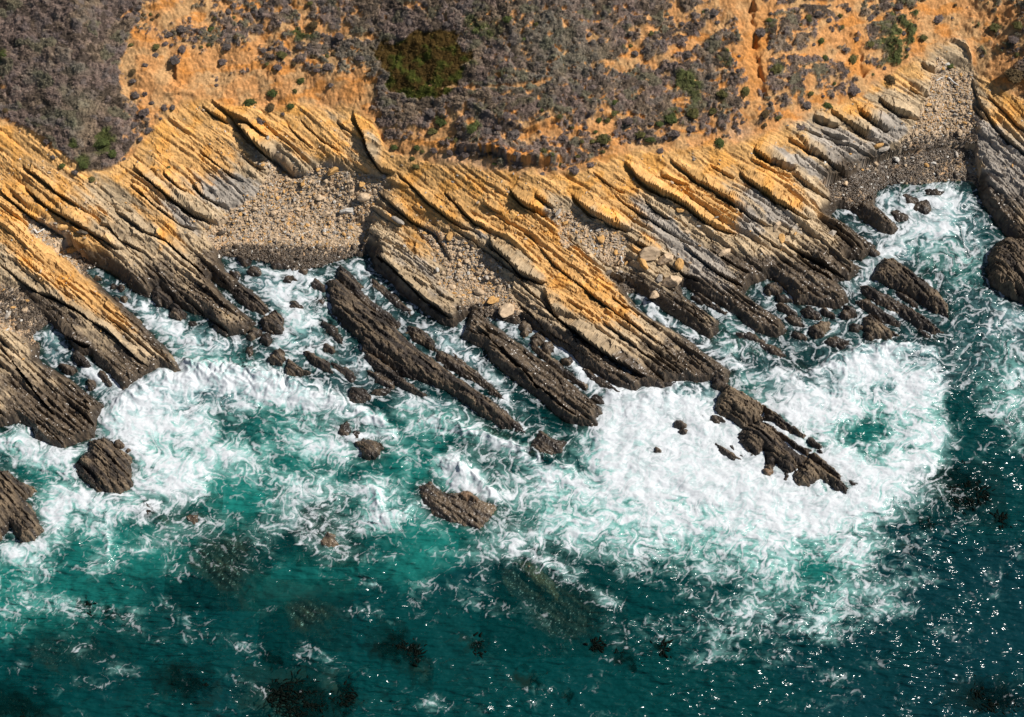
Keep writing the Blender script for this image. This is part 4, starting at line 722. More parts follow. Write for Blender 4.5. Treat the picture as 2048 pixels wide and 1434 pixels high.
def sea_fields(U, V):
    wu = U+26*fbm(U/95,V/85,301,3)+9*fbm(U/28,V/26,303,3); wv = V+26*fbm(U/95+9,V/85+3,302,3)+9*fbm(U/28+4,V/26+8,304,3)
    D = np.zeros(U.shape)
    for b in FOAM:
        cx, cy, rx, ry, a, am = b; R = max(rx, ry)*2.4
        m = (np.abs(wu-cx) < R) & (np.abs(wv-cy) < R)
        if not m.any(): continue
        t = math.radians(a); dx = wu[m]-cx; dy = wv[m]-cy
        p = (dx*math.cos(t)+dy*math.sin(t))/rx; q = (-dx*math.sin(t)+dy*math.cos(t))/ry
        v = am*np.exp(-.75*(p*p+q*q)); D[m] = np.sqrt(D[m]**2+v*v) if False else D[m]+v*(1.25-np.clip(D[m],0,1.2))/1.25
    hole = np.clip(blobs(wu, wv, HOLES),0,1.2); D = D*(1-.85*np.clip(hole,0,1))
    for pl, wf, wb, am in CREST:
        d, sd, t = segdist(wu*.8+U*.2, wv*.8+V*.2, P(pl)); tp = (.8+.5*fbm(wu/22,wv/18,377,3))*np.sin(np.pi*np.clip(t,.001,.999))**.4*np.exp(-np.maximum(0,d-np.abs(sd)-3)/10)
        v = am*tp*np.where(sd > 0, np.exp(-(d/wf)**2), np.exp(-(d/wb)**1.3)); D = np.maximum(D, v)
        D = D - .30*tp*am*np.exp(-((d-wf*2.2)/(wf*1.2))**2)*(sd > 0)
    far = sst(1000, 1150, V)
    D = D*.92 + .10*(1-far)*sst(1960,1860,U) + .08 + .30*fbm(U/90,V/40,305,4)
    bc = R_coast(U, V); near = sst(-46, -2, bc)*sst(900,780,V)
    D = np.maximum(D, near*.5)
    D = np.where((V < 780), np.maximum(D, .40), D)*sst(2400,1500,V*.7+0*U) 
    teal = np.clip(blobs(wu, wv, TEAL),0,1.1)
    # foam patterns
    w2u, w2v = drift(U, V, 10, 3.0); w2u = w2u+2.5*fbm(U/9,V/9,313,2); w2v = w2v+2.5*fbm(U/9+7,V/9+7,314,2)
    m_u = U+12*fbm(U/42,V/36,325,3)+3*fbm(U/12,V/10,326,2); m_v = V+12*fbm(U/42+5,V/36+5,327,3)+3*fbm(U/12+4,V/10,328,2); m_u = .6*m_u+.4*w2u; m_v = .6*m_v+.4*w2v
    a1, a2, _ = worley(m_u/30, m_v/21, 315); b1, b2, _ = worley(m_u/12.5, m_v/9, 316)
    l1 = 1-np.clip((a2-a1)*2.6,0,1); l2 = 1-np.clip((b2-b1)*2.2,0,1)
    r1 = ridged(w2u/34, w2v/26, 317, 4); f1 = fbm(w2u/20, w2v/15, 318, 5, .62)
    r2 = ridged(wu/16, wv/11, 321, 4)
    n1_ = np.exp(-((a2-a1)/.13)**2); n2_ = np.exp(-((b2-b1)/.16)**2)
    fine = fbm(U/3.6,V/2.6,319,3)
    cc_, aa_ = strata(wu, wv); sw_ = sst(830,770,V)
    st = mix(ridged(w2u/9, w2v/34+.5*perlin(U/60,V/60,3), 322, 3), ridged(cc_/7.5, aa_/48, 323, 3), sw_); st2 = ridged(w2u/5.0, w2v/4.2, 324, 3)
    lace = .72*n1_*(.75+.6*f1) + .34*n2_ + .34*np.clip(r1,0,1)**2 + .30*np.clip(r2,0,1)**2 + .30*f1 + .07*fine + .24*st**2 + .16*st2
    body = .16*l1 + .10*l2 + .22*r1 + .24*r2 + .95*f1 + .05*fine + .34*st + .12*st2
    rank = lambda t: np.interp(t, np.quantile(t[::5,::5], np.linspace(0,1,101)), np.linspace(0,1,101))
    k = sst(.25,.8,D); tex = mix(rank(lace), rank(body), k)
    return D, teal, tex, hole, bc, (w2u, w2v, wu, wv)
rockd = np.full(WXg.shape, -9.0)      # how near a rock stands
for wp, top, sd_ in SEA_W:
    lo = wp.min(0)-2.5; hi = wp.max(0)+2.5
    i0, i1 = np.searchsorted(WX, [lo[0], hi[0]]); j0, j1 = np.searchsorted(WY, [lo[1], hi[1]])
    if i1 > i0 and j1 > j0 and top > .3: rockd[j0:j1, i0:i1] = np.maximum(rockd[j0:j1, i0:i1], sdf(WXg[j0:j1, i0:i1], WYg[j0:j1, i0:i1], wp))
D, teal, tex, hole, bcw, (w2u, w2v, wu, wv) = sea_fields(Uw_, Vw_)
D0 = D.copy()      # the broad pattern only: shapes the piled-up surf
D = np.maximum(D, sst(-1.5,-.1,rockd)*(.50+.35*fbm(Uw_/18,Vw_/18,371,3)))
D = D - .42*np.clip(fbm(w2u/52,w2v/42,376,3)+.12,0,1)*sst(.4,.9,D)*sst(1.15,.9,D)
D = D + .09*fbm(Uw_/9,Vw_/7,372,3)*sst(.1,.4,D)
cov = np.interp(D, [0,.1,.2,.35,.5,.7,.85,1.0,1.2], [.0,.035,.12,.30,.49,.67,.80,.89,.98])
foam = np.clip((tex-(1-cov))/.60+.02, 0, 1)**.9
veil = np.clip(sst(.25,1.25,D+.42*fbm(w2u/46,w2v/36,373,4)+.20*fbm(w2u/14,w2v/12,374,3))*.95,0,.85)
foam = foam*(.74+.26*sst(-.3,.35,fbm(w2u/30,w2v/24,378,4)+.4*(tex-.5)))
foam = np.clip(foam*(1-veil*.25)+sst(.35,.85,veil)*.34, 0, 1)
foam = np.maximum(foam*np.interp(D,[0,.15,.4,.8,1],[.6,.75,.92,1,1]), sst(.85,1.25,D)*(.56+.3*fbm(w2u/40,w2v/32,379,4)))
# surface shape: swell, chop and piled-up surf
chop = fbm(WXg/3.2, WYg/1.5, 331, 4, .6); big = fbm(WXg/13, WYg/7, 332, 3)
zw = inframe*(.22*chop + .26*big*sst(700,1000,Vw_) + 0)
surf = sst(.55,1.1,D0)
zw = zw + inframe*surf*(.30+.20*fbm(wu/60, wv/48, 334, 2, .45))
zw = zw + inframe*foam*.02
for (pl, wf, wb, am), h in zip(CREST, (1.5,.7,.8,.8,.6,.8,.6,.5,.3,.4,.4)):
    d, sd, t = segdist(Uw_+10*fbm(Uw_/30,Vw_/30,337,3), Vw_+10*fbm(Uw_/30,Vw_/30,338,3), P(pl)); zw = zw + inframe*h*np.where(sd > 0, np.exp(-(d/(wf*.8))**2), np.exp(-(d/(wb*.55))**1.5))*np.sin(np.pi*np.clip(t,.001,.999))**.6*np.exp(-np.maximum(0,d-np.abs(sd)-3)/10)*(.75+.45*fbm(wu/24,wv/22,339,2))
zw = np.clip(zw, -.5, 2.6)*sst(8,-30,bcw)*.85 + zw*.15
# what lies under it
LD2 = None
bottom = np.full(WXg.shape, -5.0)
okl = (WYg > LY[0]) & (WYg < LY[-1]) & (np.abs(WXg) < 150)
bottom[okl] = np.maximum(-5.0, ground_at(WXg[okl], WYg[okl]))
for wp, top, sd_ in SEA_W:
    lo = wp.min(0)-2.5; hi = wp.max(0)+2.5
    i0, i1 = np.searchsorted(WX, [lo[0], hi[0]]); j0, j1 = np.searchsorted(WY, [lo[1], hi[1]])
    if i1 <= i0 or j1 <= j0: continue
    sx = WXg[j0:j1, i0:i1]; sy = WYg[j0:j1, i0:i1]; d = sdf(sx, sy, wp)
    h = np.where(d > 0, top*.6, min(top,.0)-.2+2.2*d) if top > .15 else top-1.7+1.7*sst(-1.3, 1.6, d+.5*fbm(sx/1.6,sy/1.6,sd_,3)); bottom[j0:j1, i0:i1] = np.maximum(bottom[j0:j1, i0:i1], h)
for kx in KELP:
    m = np.clip(blobs(Uw_+26*fbm(Uw_/24,Vw_/24,360,3), Vw_+20*fbm(Uw_/24,Vw_/24,361,3), [kx[:5]+(1.0,)]),0,1); m = np.where(m > .05, -.35-1.5*(1-sst(.1,.6,m)), -9); bottom = np.maximum(bottom, m)
depth = np.clip(zw-bottom, 0, 9)
opac = np.clip(.08+.92*(1-np.exp(-depth/2.4)), 0, 1)
# body colour of the water: deep green-blue, paler where full of air bubbles
W_DEEP = col(.0008,.044,.044); W_NAVY = col(.0015,.033,.041); W_TEAL = col(.012,.185,.155); W_AQUA = col(.27,.60,.53); W_GREY = col(.17,.31,.33)
wc = cmix(np.broadcast_to(W_DEEP, WXg.shape+(3,)), W_NAVY, np.clip(sst(-.1,.5,.35*fbm(Uw_/170,Vw_/110,341,4)+.55*sst(1250,2000,Uw_)*sst(900,1150,Vw_)-.06),0,1))
wc = cmix(wc, W_TEAL, np.clip(teal*.85+.25*fbm(wu/40,wv/34,342,4),0,1)*sst(.02,.3,teal))
air = sst(.22, .95, D+.25*fbm(w2u/30,w2v/24,343,4))
wc = cmix(wc, cmix(np.broadcast_to(W_GREY, WXg.shape+(3,)), W_AQUA, sst(.0,.6,teal+sst(780,860,Vw_)*.5+.35*fbm(wu/60,wv/50,344,3))), air*.88)
wc = cmix(wc, col(.40,.62,.61), sst(.1,.85,veil)*.75)
wc = cmix(wc, col(.015,.035,.04), sst(.0,.40,fbm(w2u/30,w2v/22,345,4))*sst(830,740,Vw_)*.75*(1-sst(.6,1,D)))
lc = cellmean(bottom) 
keepw = cellmean(bottom-zw) < .35
M_SEA, N, L, B = new_mat('sea_water')
at1 = N.new('ShaderNodeAttribute'); at1.attribute_name = 'tint'
at2 = N.new('ShaderNodeAttribute'); at2.attribute_name = 'foam'
at3 = N.new('ShaderNodeAttribute'); at3.attribute_name = 'opacity'
g = N.new('ShaderNodeNewGeometry'); mp = N.new('ShaderNodeMapping'); mp.inputs['Scale'].default_value = (.50,1.5,1); L.new(g.outputs['Position'], mp.inputs['Vector'])
n1 = noise(N, L, mp.outputs[0], 1.25, .3, .5); n2 = noise(N, L, mp.outputs[0], 3.0, 1, .5); n0 = noise(N, L, g.outputs['Position'], .07, 3, .6)
gain = N.new('ShaderNodeMapRange'); gain.inputs[1].default_value = .38; gain.inputs[2].default_value = .62; gain.inputs[3].default_value = .35; gain.inputs[4].default_value = .88; L.new(n0, gain.inputs[0])
hgt = mnode(N, L, 'MULTIPLY', gain.outputs[0], mnode(N, L, 'ADD', n1, mnode(N, L, 'MULTIPLY', n2, .2)))
bm_ = N.new('ShaderNodeBump'); bm_.inputs['Strength'].default_value = 1; bm_.inputs['Distance'].default_value = .85; L.new(hgt, bm_.inputs['Height'])
L.new(at1.outputs['Color'], B.inputs['Base Color']); B.inputs['Roughness'].default_value = .13; B.inputs['IOR'].default_value = 1.33; L.new(bm_.outputs[0], B.inputs['Normal'])
tr = N.new('ShaderNodeBsdfTransparent'); tr.inputs[0].default_value = (.55,.78,.74,1)
mx = N.new('ShaderNodeMixShader'); L.new(at3.outputs['Fac'], mx.inputs[0]); L.new(tr.outputs[0], mx.inputs[1]); L.new(B.outputs[0], mx.inputs[2])
fo = N.new('ShaderNodeBsdfPrincipled'); fo.inputs['Roughness'].default_value = .8; fo.inputs['Specular IOR Level'].default_value = .2
n4 = noise(N, L, g.outputs['Position'], 9.0, 5, .7)
b2 = N.new('ShaderNodeBump'); b2.inputs['Strength'].default_value = .12; b2.inputs['Distance'].default_value = .1; L.new(n4, b2.inputs['Height']); L.new(b2.outputs[0], fo.inputs['Normal'])
fo.inputs['Base Color'].default_value = (.66,.69,.71,1)
fa = N.new('ShaderNodeMapRange'); fa.inputs[1].default_value = .03; fa.inputs[2].default_value = .92
L.new(mnode(N, L, 'ADD', at2.outputs['Fac'], mnode(N, L, 'MULTIPLY', mnode(N, L, 'SUBTRACT', n4, .5), .10)), fa.inputs[0])
mf = N.new('ShaderNodeMixShader'); L.new(mnode(N, L, 'MULTIPLY', fa.outputs[0], mnode(N, L, 'MINIMUM', mnode(N, L, 'MULTIPLY', at2.outputs['Fac'], 6.0), 1.0)), mf.inputs[0]); L.new(mx.outputs[0], mf.inputs[1]); L.new(fo.outputs[0], mf.inputs[2])
L.new(mf.outputs[0], N['Material Output'].inputs[0])
sea = grid_piece('sea', WXg, WYg, zw, keepw, M_SEA, np.clip(wc,0,1), {'foam': foam, 'opacity': opac}); tag(sea, kind='structure')
# sea floor
M_FLOOR, N, L, B = new_mat('sea_floor'); g = N.new('ShaderNodeNewGeometry'); r = N.new('ShaderNodeValToRGB'); L.new(noise(N, L, g.outputs['Position'], .3, 6), r.inputs[0]); L.new(r.outputs[0], B.inputs['Base Color'])
r.color_ramp.elements[0].color = (.02,.03,.03,1); r.color_ramp.elements[1].color = (.10,.12,.10,1)
fx, fy = np.meshgrid(axis(-100,100,4,(-4600,4600),1.3), axis(-80,60,4,(-3600,650),1.3))
fl = grid_piece('sea_floor', fx, fy, -6.0+.5*fbm(fx/12,fy/12,351,3), np.ones((fx.shape[0]-1, fx.shape[1]-1), bool), M_FLOOR, None, {}); tag(fl, kind='structure')
# ------------------------------------------------------------------ loose things: boulders, stones, scrub, driftwood, kelp
rng = np.random.default_rng(7); random.seed(7)
def ico(n):
    import bmesh
    bm = bmesh.new(); bmesh.ops.create_icosphere(bm, subdivisions=n, radius=1)
    v = np.array([p.co[:] for p in bm.verts]); f = np.array([[q.index for q in t.verts] for t in bm.faces]); bm.free(); return v, f
I1, F1_ = ico(1); I2, F2_ = ico(2); I3, F3_ = ico(3)
def stone_shape(v, r, k=9, flat=.62):
    v = v.copy()
    for i in range(k):
        n = r.normal(size=3); n /= np.linalg.norm(n); h = r.uniform(.55,.85); d = v@n-h; m = d > 0; v[m] -= np.outer(d[m], n)
    v *= [1, r.uniform(.6,.95), flat*r.uniform(.8,1.2)]
    return v
STONE_COL = {'ochre': C_OCH*.95, 'tan': C_PEB*1.0, 'grey': C_GREY*1.15, 'dark': C_DARK*1.1, 'pale': col(.56,.52,.46)}
stone_me = {}
for tn, cc in STONE_COL.items():
    for k in range(4):
        r = np.random.default_rng(50+k+hash(len(tn)*7+ord(tn[0]))%1000); v = stone_shape(I3, r)
        v += (.05*np.stack([perlin(v[:,0]*3+k, v[:,1]*3+v[:,2]*2, j) for j in (1,2,3)],-1))
        cs = cc*(1+.35*perlin(v[:,0]*4, v[:,1]*4+v[:,2]*3, 9))[:,None]*np.ones((len(v),1))
        stone_me[tn, k] = raw_mesh('boulder', v, F3_, M_STONE, np.clip(cs,.01,.9), {'wet': np.full(len(v), .6 if tn == 'dark' else 0.)}, smooth=False)
def world_at(u, v, lift=0):
    z = float(R_z(np.array([u]), np.array([v]))[0])
    for _ in range(6):
        x, y = unproject(u, v, z); z = float(ground_at(x, y)[0])
    return float(x), float(y), z
def boulder(u, v, r, tone, lab, rot=None, sy=1.0, sz=1.0, group='boulders lying on the shore'):
    x, y, z = world_at(u, v)
    o = bpy.data.objects.new('boulder', stone_me[tone, random.randrange(4)]); COL.objects.link(o)
    rm = r*PX; o.scale = (rm, rm*sy, rm*sz); o.location = (x, y, z+rm*.18*sz); o.rotation_euler = (random.uniform(-.2,.2), random.uniform(-.2,.2), math.radians(rot) if rot is not None else random.uniform(0,6.28))
    return tag(o, lab, 'boulder', group)
BIG = [(697,421,21,'pale','large pale flat boulder near the right side of the pebble beach',5,.55,.6),(795,440,17,'grey','grey broken boulder on the slabs right of the pebble beach',-35,.6,.6),
 (1118,424,15,'grey','pale tilted slab boulder at the top of the orange rubble gully',60,.4,.8),(1013,621,24,'tan','big tan boulder at the head of the mid finger channel',40,.85,.9),
 (1343,565,24,'tan','big round tan boulder with a striped top beside the water slot',10,.8,1.1),(1357,535,14,'ochre','ochre upright boulder above the big round tan one',80,.8,1.2),
 (1300,508,30,'tan','large fractured ochre block over the small dark cave',20,.7,.9),(1332,520,22,'tan','cracked grey block at the lip of the small dark cave',30,.8,.9),(1285,525,20,'ochre','ochre block left of the small dark cave',-60,.6,.8),
 (1310,590,16,'tan','flat tan boulder left of the big round one',30,.6,.6),(1320,556,12,'grey','grey block between the cave and the big round boulder',70,.8,.9),
 
 
 (595,420,14,'tan','tan boulder in the middle of the pebble beach',0,.7,.6),(640,395,13,'tan','tan boulder high on the pebble beach',40,.8,.6),(655,428,14,'tan','brownish boulder left of the large pale flat one',30,.8,.7),
 (730,395,18,'tan','tan block at the upper right of the pebble beach',20,.7,.7),(668,338,20,'ochre','ochre slab block at the top of the pebble beach',45,.5,.6),
 (1040,625,9,'tan','small tan boulder beside the mid finger channel head',0,.9,.8),(985,600,16,'ochre','ochre boulder in the centre rubble just above the channel',30,.7,.8),(960,585,14,'tan','tan boulder left in the centre rubble',0,.7,.8),(1000,575,12,'tan','tan stone right in the centre rubble',60,.7,.8),
 (1665,467,12,'grey','blue grey boulder on the dark ridge by the right cove',40,.9,.8),(1555,448,15,'tan','tan block on the ridge crest right of centre',60,.7,.8),(1562,478,13,'ochre','ochre block just below the crest block right of centre',80,.7,.8),
 (1450,505,18,'tan','long tan block lying between grey beds right of centre',35,.45,.6),(1372,462,9,'tan','small tan stone in the grey gully right of centre',0,.9,.8),(1360,420,10,'ochre','ochre stone upper in the grey gully right of centre',0,.9,.8),(1399,450,6,'pale','pale stone near the big black shadow',0,.8,.8),
 (1867,327,7,'pale','white stone on the dark shingle of the right cove',0,.8,.8),(1770,290,14,'grey','grey slab leaning above the right cove shingle',30,.6,.6),(1757,292,12,'ochre','ochre block at the foot of the short ribs',20,.7,.8),
 (128,455,14,'ochre','orange stone beside the white driftwood on the left beach',20,.7,.8),(145,500,14,'ochre','orange stone in the small left beach gully',50,.8,.8),(135,513,10,'pale','pale stone in the small left beach gully',0,.7,.7),
 
 (1245,570,9,'dark','dark stone at the head of the white water slot',0,.9,.9),(1215,545,11,'dark','dark stone in the shaded corner above the white water slot',30,.8,.9),(100,480,10,'tan','small tan stone on the left beach gully floor',0,.8,.8)]
for u, v, r, tn, lab, ro, sy, sz in BIG: boulder(u, v, r, tn, lab, ro, sy, sz)
# countable smaller boulders, each its own object
names = ['on the main pebble beach','in the centre rubble gully','in the orange rubble gully','on the upper right beach','in the small left beach gully','on the shingle at the left edge','in the corner above the white water slot']
placed = [(b[0], b[1], b[2]) for b in BIG]
budget = [95, 34, 26, 40, 12, 14, 6]
for bi, q in enumerate(BEACHES):
    lo = q.min(0); hi = q.max(0); n = 0; tries = 0
    while n < budget[bi] and tries < 6000:
        tries += 1; u = rng.uniform(lo[0], hi[0]); v = rng.uniform(lo[1], hi[1])
        if u < 4 or u > 2044 or not inside(np.array([u]), np.array([v]), q)[0]: continue
        r = 3.7+rng.exponential(1.9); r = min(r, 12)
        if bi == 0 and u > 640 and v < 500: r *= 1.35
        if bi == 1: r *= 1.25
        if any((u-a)**2+(v-b)**2 < (r+c*.8)**2 for a, b, c in placed): continue
        bc = float(R_coast(np.array([u]), np.array([v]))[0])
        if bc < 3: continue
        wet = bc < 34+8*math.sin(u/30); t_ = rng.random()
        tn = 'dark' if wet else ('ochre' if t_ < .3 else 'tan' if t_ < .82 else 'grey' if t_ < .95 else 'pale')
        placed.append((u, v, r)); n += 1
        size = 'large' if r > 9 else 'medium' if r > 6.5 else 'small'
        place = names[bi]
        if bi in (0, 3):
            cx = (lo[0]+hi[0])/2; cy = (lo[1]+hi[1])/2
            place += ', '+('upper' if v < cy-20 else 'lower' if v > cy+40 else 'middle')+' '+('left' if u < cx-50 else 'right' if u > cx+50 else 'centre')
        boulder(u, v, r, tn, f"{size} {'dark wet' if tn=='dark' else tn} boulder {place}", None, rng.uniform(.7,1), rng.uniform(.7,1), f'loose boulders {names[bi]}')
def scatter(name, base_v, base_f, pts, scl, rot, tints, mat, label=None, var=None, kind='stuff', wet=None, smooth=False):
    """many little bodies in one mesh (only for what nobody could count)"""
    n = len(pts); nv = len(base_v[0]); nf = len(base_f)
    kk = rng.integers(0, len(base_v), n); B_ = np.array(base_v)[kk]*scl[:,None,:]
    c, s = np.cos(rot)[:,None], np.sin(rot)[:,None]
    x = B_[...,0]*c-B_[...,1]*s; y = B_[...,0]*s+B_[...,1]*c
    v = np.stack([x, y, B_[...,2]], -1)+pts[:,None,:]
    f = (base_f[None]+(np.arange(n)*nv)[:,None,None]).reshape(-1, base_f.shape[1])
    cs = tints[:,None,:]*(var[kk][...,None] if var is not None else np.ones((1,nv,1)))
    me = raw_mesh(name, v.reshape(-1,3), f, mat, np.clip(cs.reshape(-1,3),.003,.95), {'wet': np.repeat(wet if wet is not None else np.zeros(n), nv)}, smooth)
    o = link(name, me); tag(o, label, None, None, kind); return o
# pebbles and cobbles
N_ = 52000
idx = rng.integers(0, GX.size, N_*14); fu = U.ravel()[idx]; fv = V.ravel()[idx]
ok = (LD['bm'].ravel()[idx] > .4) & (fu > -60) & (fu < 2110) & (LD['z'].ravel()[idx] > .05) & (LD['hm'].ravel()[idx] < .5)
ok |= (LD['hm'].ravel()[idx] < .3) & (LD['bm'].ravel()[idx] < .4) & (rng.random(len(idx)) < .014) & (fu > -20) & (fu < 2070) & (LD['z'].ravel()[idx] > .6)
idx = idx[ok][:N_]; n = len(idx)
p = np.stack([GX.ravel()[idx]+rng.uniform(-.1,.1,n), GY.ravel()[idx]+rng.uniform(-.1,.1,n), LD['z'].ravel()[idx]+.02], -1)
r_ = .065+.055*rng.exponential(1, n).clip(0,3.4); tints = C_PEB*rng.uniform(.55,1.25,(n,1)); k = rng.random(n)
tints[k < .14] = C_OCH*rng.uniform(.7,1.15,((k<.14).sum(),1)); tints[k > .84] = C_GREY*rng.uniform(.8,1.35,((k>.84).sum(),1)); tints[k > .975] = col(.66,.62,.55)
bcp = R_coast(U.ravel()[idx], V.ravel()[idx]); wetp = np.clip(sst(.35,.6,blobs(U.ravel()[idx],V.ravel()[idx],DARK)*.8+sst(30,0,bcp)*.5),0,1)*(k < .975)
tints = tints*(1-wetp[:,None])+(C_DARK*rng.uniform(.5,1.7,(n,1)))*wetp[:,None]
scatter('pebbles', [stone_shape(I1, np.random.default_rng(i), 4, .6) for i in range(8)], F1_, p, np.stack([r_*rng.uniform(.9,1.6,n), r_*rng.uniform(.7,1.1,n), r_*rng.uniform(.6,1.1,n)],-1), rng.uniform(0,6.28,n), tints, M_PEBBLE, 'loose pebbles and cobbles covering the little beaches', wet=wetp)
# scrub
M_SCRUB = tint_material('dry_scrub', .62, 1.42, 5.5, .9, .2, .95)
M_SHRUB = tint_material('shrub_foliage', .62, 1.42, 5.5, .9, .2, .95, objrand=.3)
def bush_shape(seed, base=I2):
    v = base.copy(); s = v*2.2+seed*3.1
    n = perlin(s[:,0]+s[:,2], s[:,1]-s[:,2], seed)*.42+perlin(s[:,0]*2.6, s[:,1]*2.6+s[:,2]*2, seed+5)*.34+.2*(np.random.default_rng(seed).random(len(v))-.5)
    r = 1+n; v = v*r[:,None]; v[:,2] = np.where(v[:,2] < 0, v[:,2]*.25, v[:,2])
    shade = 1+.9*n+.25*(np.random.default_rng(seed+99).random(len(v))-.5)
    return v, shade
def tuft(seed, n=13, up=.55, size=.62):
    r = np.random.default_rng(seed); V_ = []; sh = []
    for i in range(n):
        t = r.uniform(0,6.28); e = r.uniform(0,1)**.6; c0 = np.array([math.cos(t)*e*.75, math.sin(t)*e*.75, up*(1-e*e*.8)+r.uniform(-.08,.12)])
        d = r.normal(size=3)*[1,1,.45]; d /= np.linalg.norm(d); q = np.cross(d, [r.normal()*.35, r.normal()*.35, 1]); q /= np.linalg.norm(q)
        s_ = size*r.uniform(.5,1); V_ += [c0-d*s_*.6, c0+d*s_*.6, c0+q*s_*.55]; k = r.uniform(.6,1.5); sh += [k, k, k]
    return np.array(V_), np.array(sh)
TU = [tuft(i) for i in range(10)]; TV = [t[0] for t in TU]; TVAR = np.array([t[1] for t in TU]); TF = np.arange(39).reshape(-1,3)
hm_ok = (LD['hm'] > .55)
cand = rng.integers(0, GX.size, 650000); fu = U.ravel()[cand]; fv = V.ravel()[cand]
ok = hm_ok.ravel()[cand] & (fu > -150) & (fu < 2200) & (fv > -90) & (LD['vd'].ravel()[cand] > .22+.22*rng.random(len(cand)))
cand = cand[ok][:100000]; n = len(cand); fu = U.ravel()[cand]; fv = V.ravel()[cand]
ti, _, ip = scrub_field(fu, fv); ti = ti*rng.uniform(.75,1.35,(n,1))*(1+.25*rng.normal(size=(n,1))*(rng.random((n,1))<.2)); ti[(ip > .5) & (rng.random(n) < .07)] = col(.24,.17,.05)
r_ = rng.uniform(.12,.28,n)*np.where(ip > .5, .75, 1.0)
p = np.stack([GX.ravel()[cand]+rng.uniform(-.08,.08,n), GY.ravel()[cand]+rng.uniform(-.08,.08,n), LD['z'].ravel()[cand]-.03], -1)
ipm = ip > .5; hz = r_*rng.uniform(.6,1.1,n)
scatter('scrub_cover', TV, TF, p[~ipm], np.stack([r_,r_,hz],-1)[~ipm], rng.uniform(0,6.28,n)[~ipm], ti[~ipm], M_SCRUB, 'dry grey and mauve scrub covering the slope', TVAR)
scatter('ice_plant_mat', TV, TF, p[ipm], np.stack([r_,r_,hz*.6],-1)[ipm], rng.uniform(0,6.28,n)[ipm], ti[ipm], M_SCRUB, 'brown and olive ground mat patch in the scrub at upper middle', TVAR)
# separate shrubs, each its own object
SH_COL = {'green': col(.075,.092,.026), 'olive': col(.115,.105,.035), 'grey': col(.145,.118,.105), 'mauve': col(.145,.112,.100), 'brown': col(.11,.075,.035)}
shrub_me = {}
bs3 = []
for i in range(3):
    v, sh = bush_shape(20+i, I2); v = v*.82; r = np.random.default_rng(300+i); VV = [v]; SS = [sh]; FF = [F2_]; o_ = len(v)
    for k in range(26):
        t = r.uniform(0,6.28); e = math.sqrt(r.random()); q, h_ = tuft(700+i*40+k, 7); q = q*.42+[math.cos(t)*e*.85, math.sin(t)*e*.85, .78*math.sqrt(1-.8*e*e)-.18]
        VV.append(q); SS.append(h_); FF.append(np.arange(21).reshape(-1,3)+o_); o_ += 21
    bs3.append((np.concatenate(VV), np.concatenate(SS), np.concatenate(FF)))
for tn, cc in SH_COL.items():
    for k in range(3):
        v, sh, f_ = bs3[k]; shrub_me[tn, k] = raw_mesh('shrub', v, f_, M_SHRUB, np.clip(cc*np.clip(sh,.4,1.8)[:,None],.004,.5), None, smooth=False)
def shrub(u, v, r, tn, lab, group='shrubs on the bare soil', h=.6):
    x, y, z = world_at(u, v); o = bpy.data.objects.new('shrub', shrub_me[tn, random.randrange(3)]); COL.objects.link(o)
    rm = r*PX; o.scale = (rm, rm*random.uniform(.8,1), rm*h); o.location = (x, y, z-.03); o.rotation_euler = (0,0,random.uniform(0,6.28)); tag(o, lab, 'shrub', group)
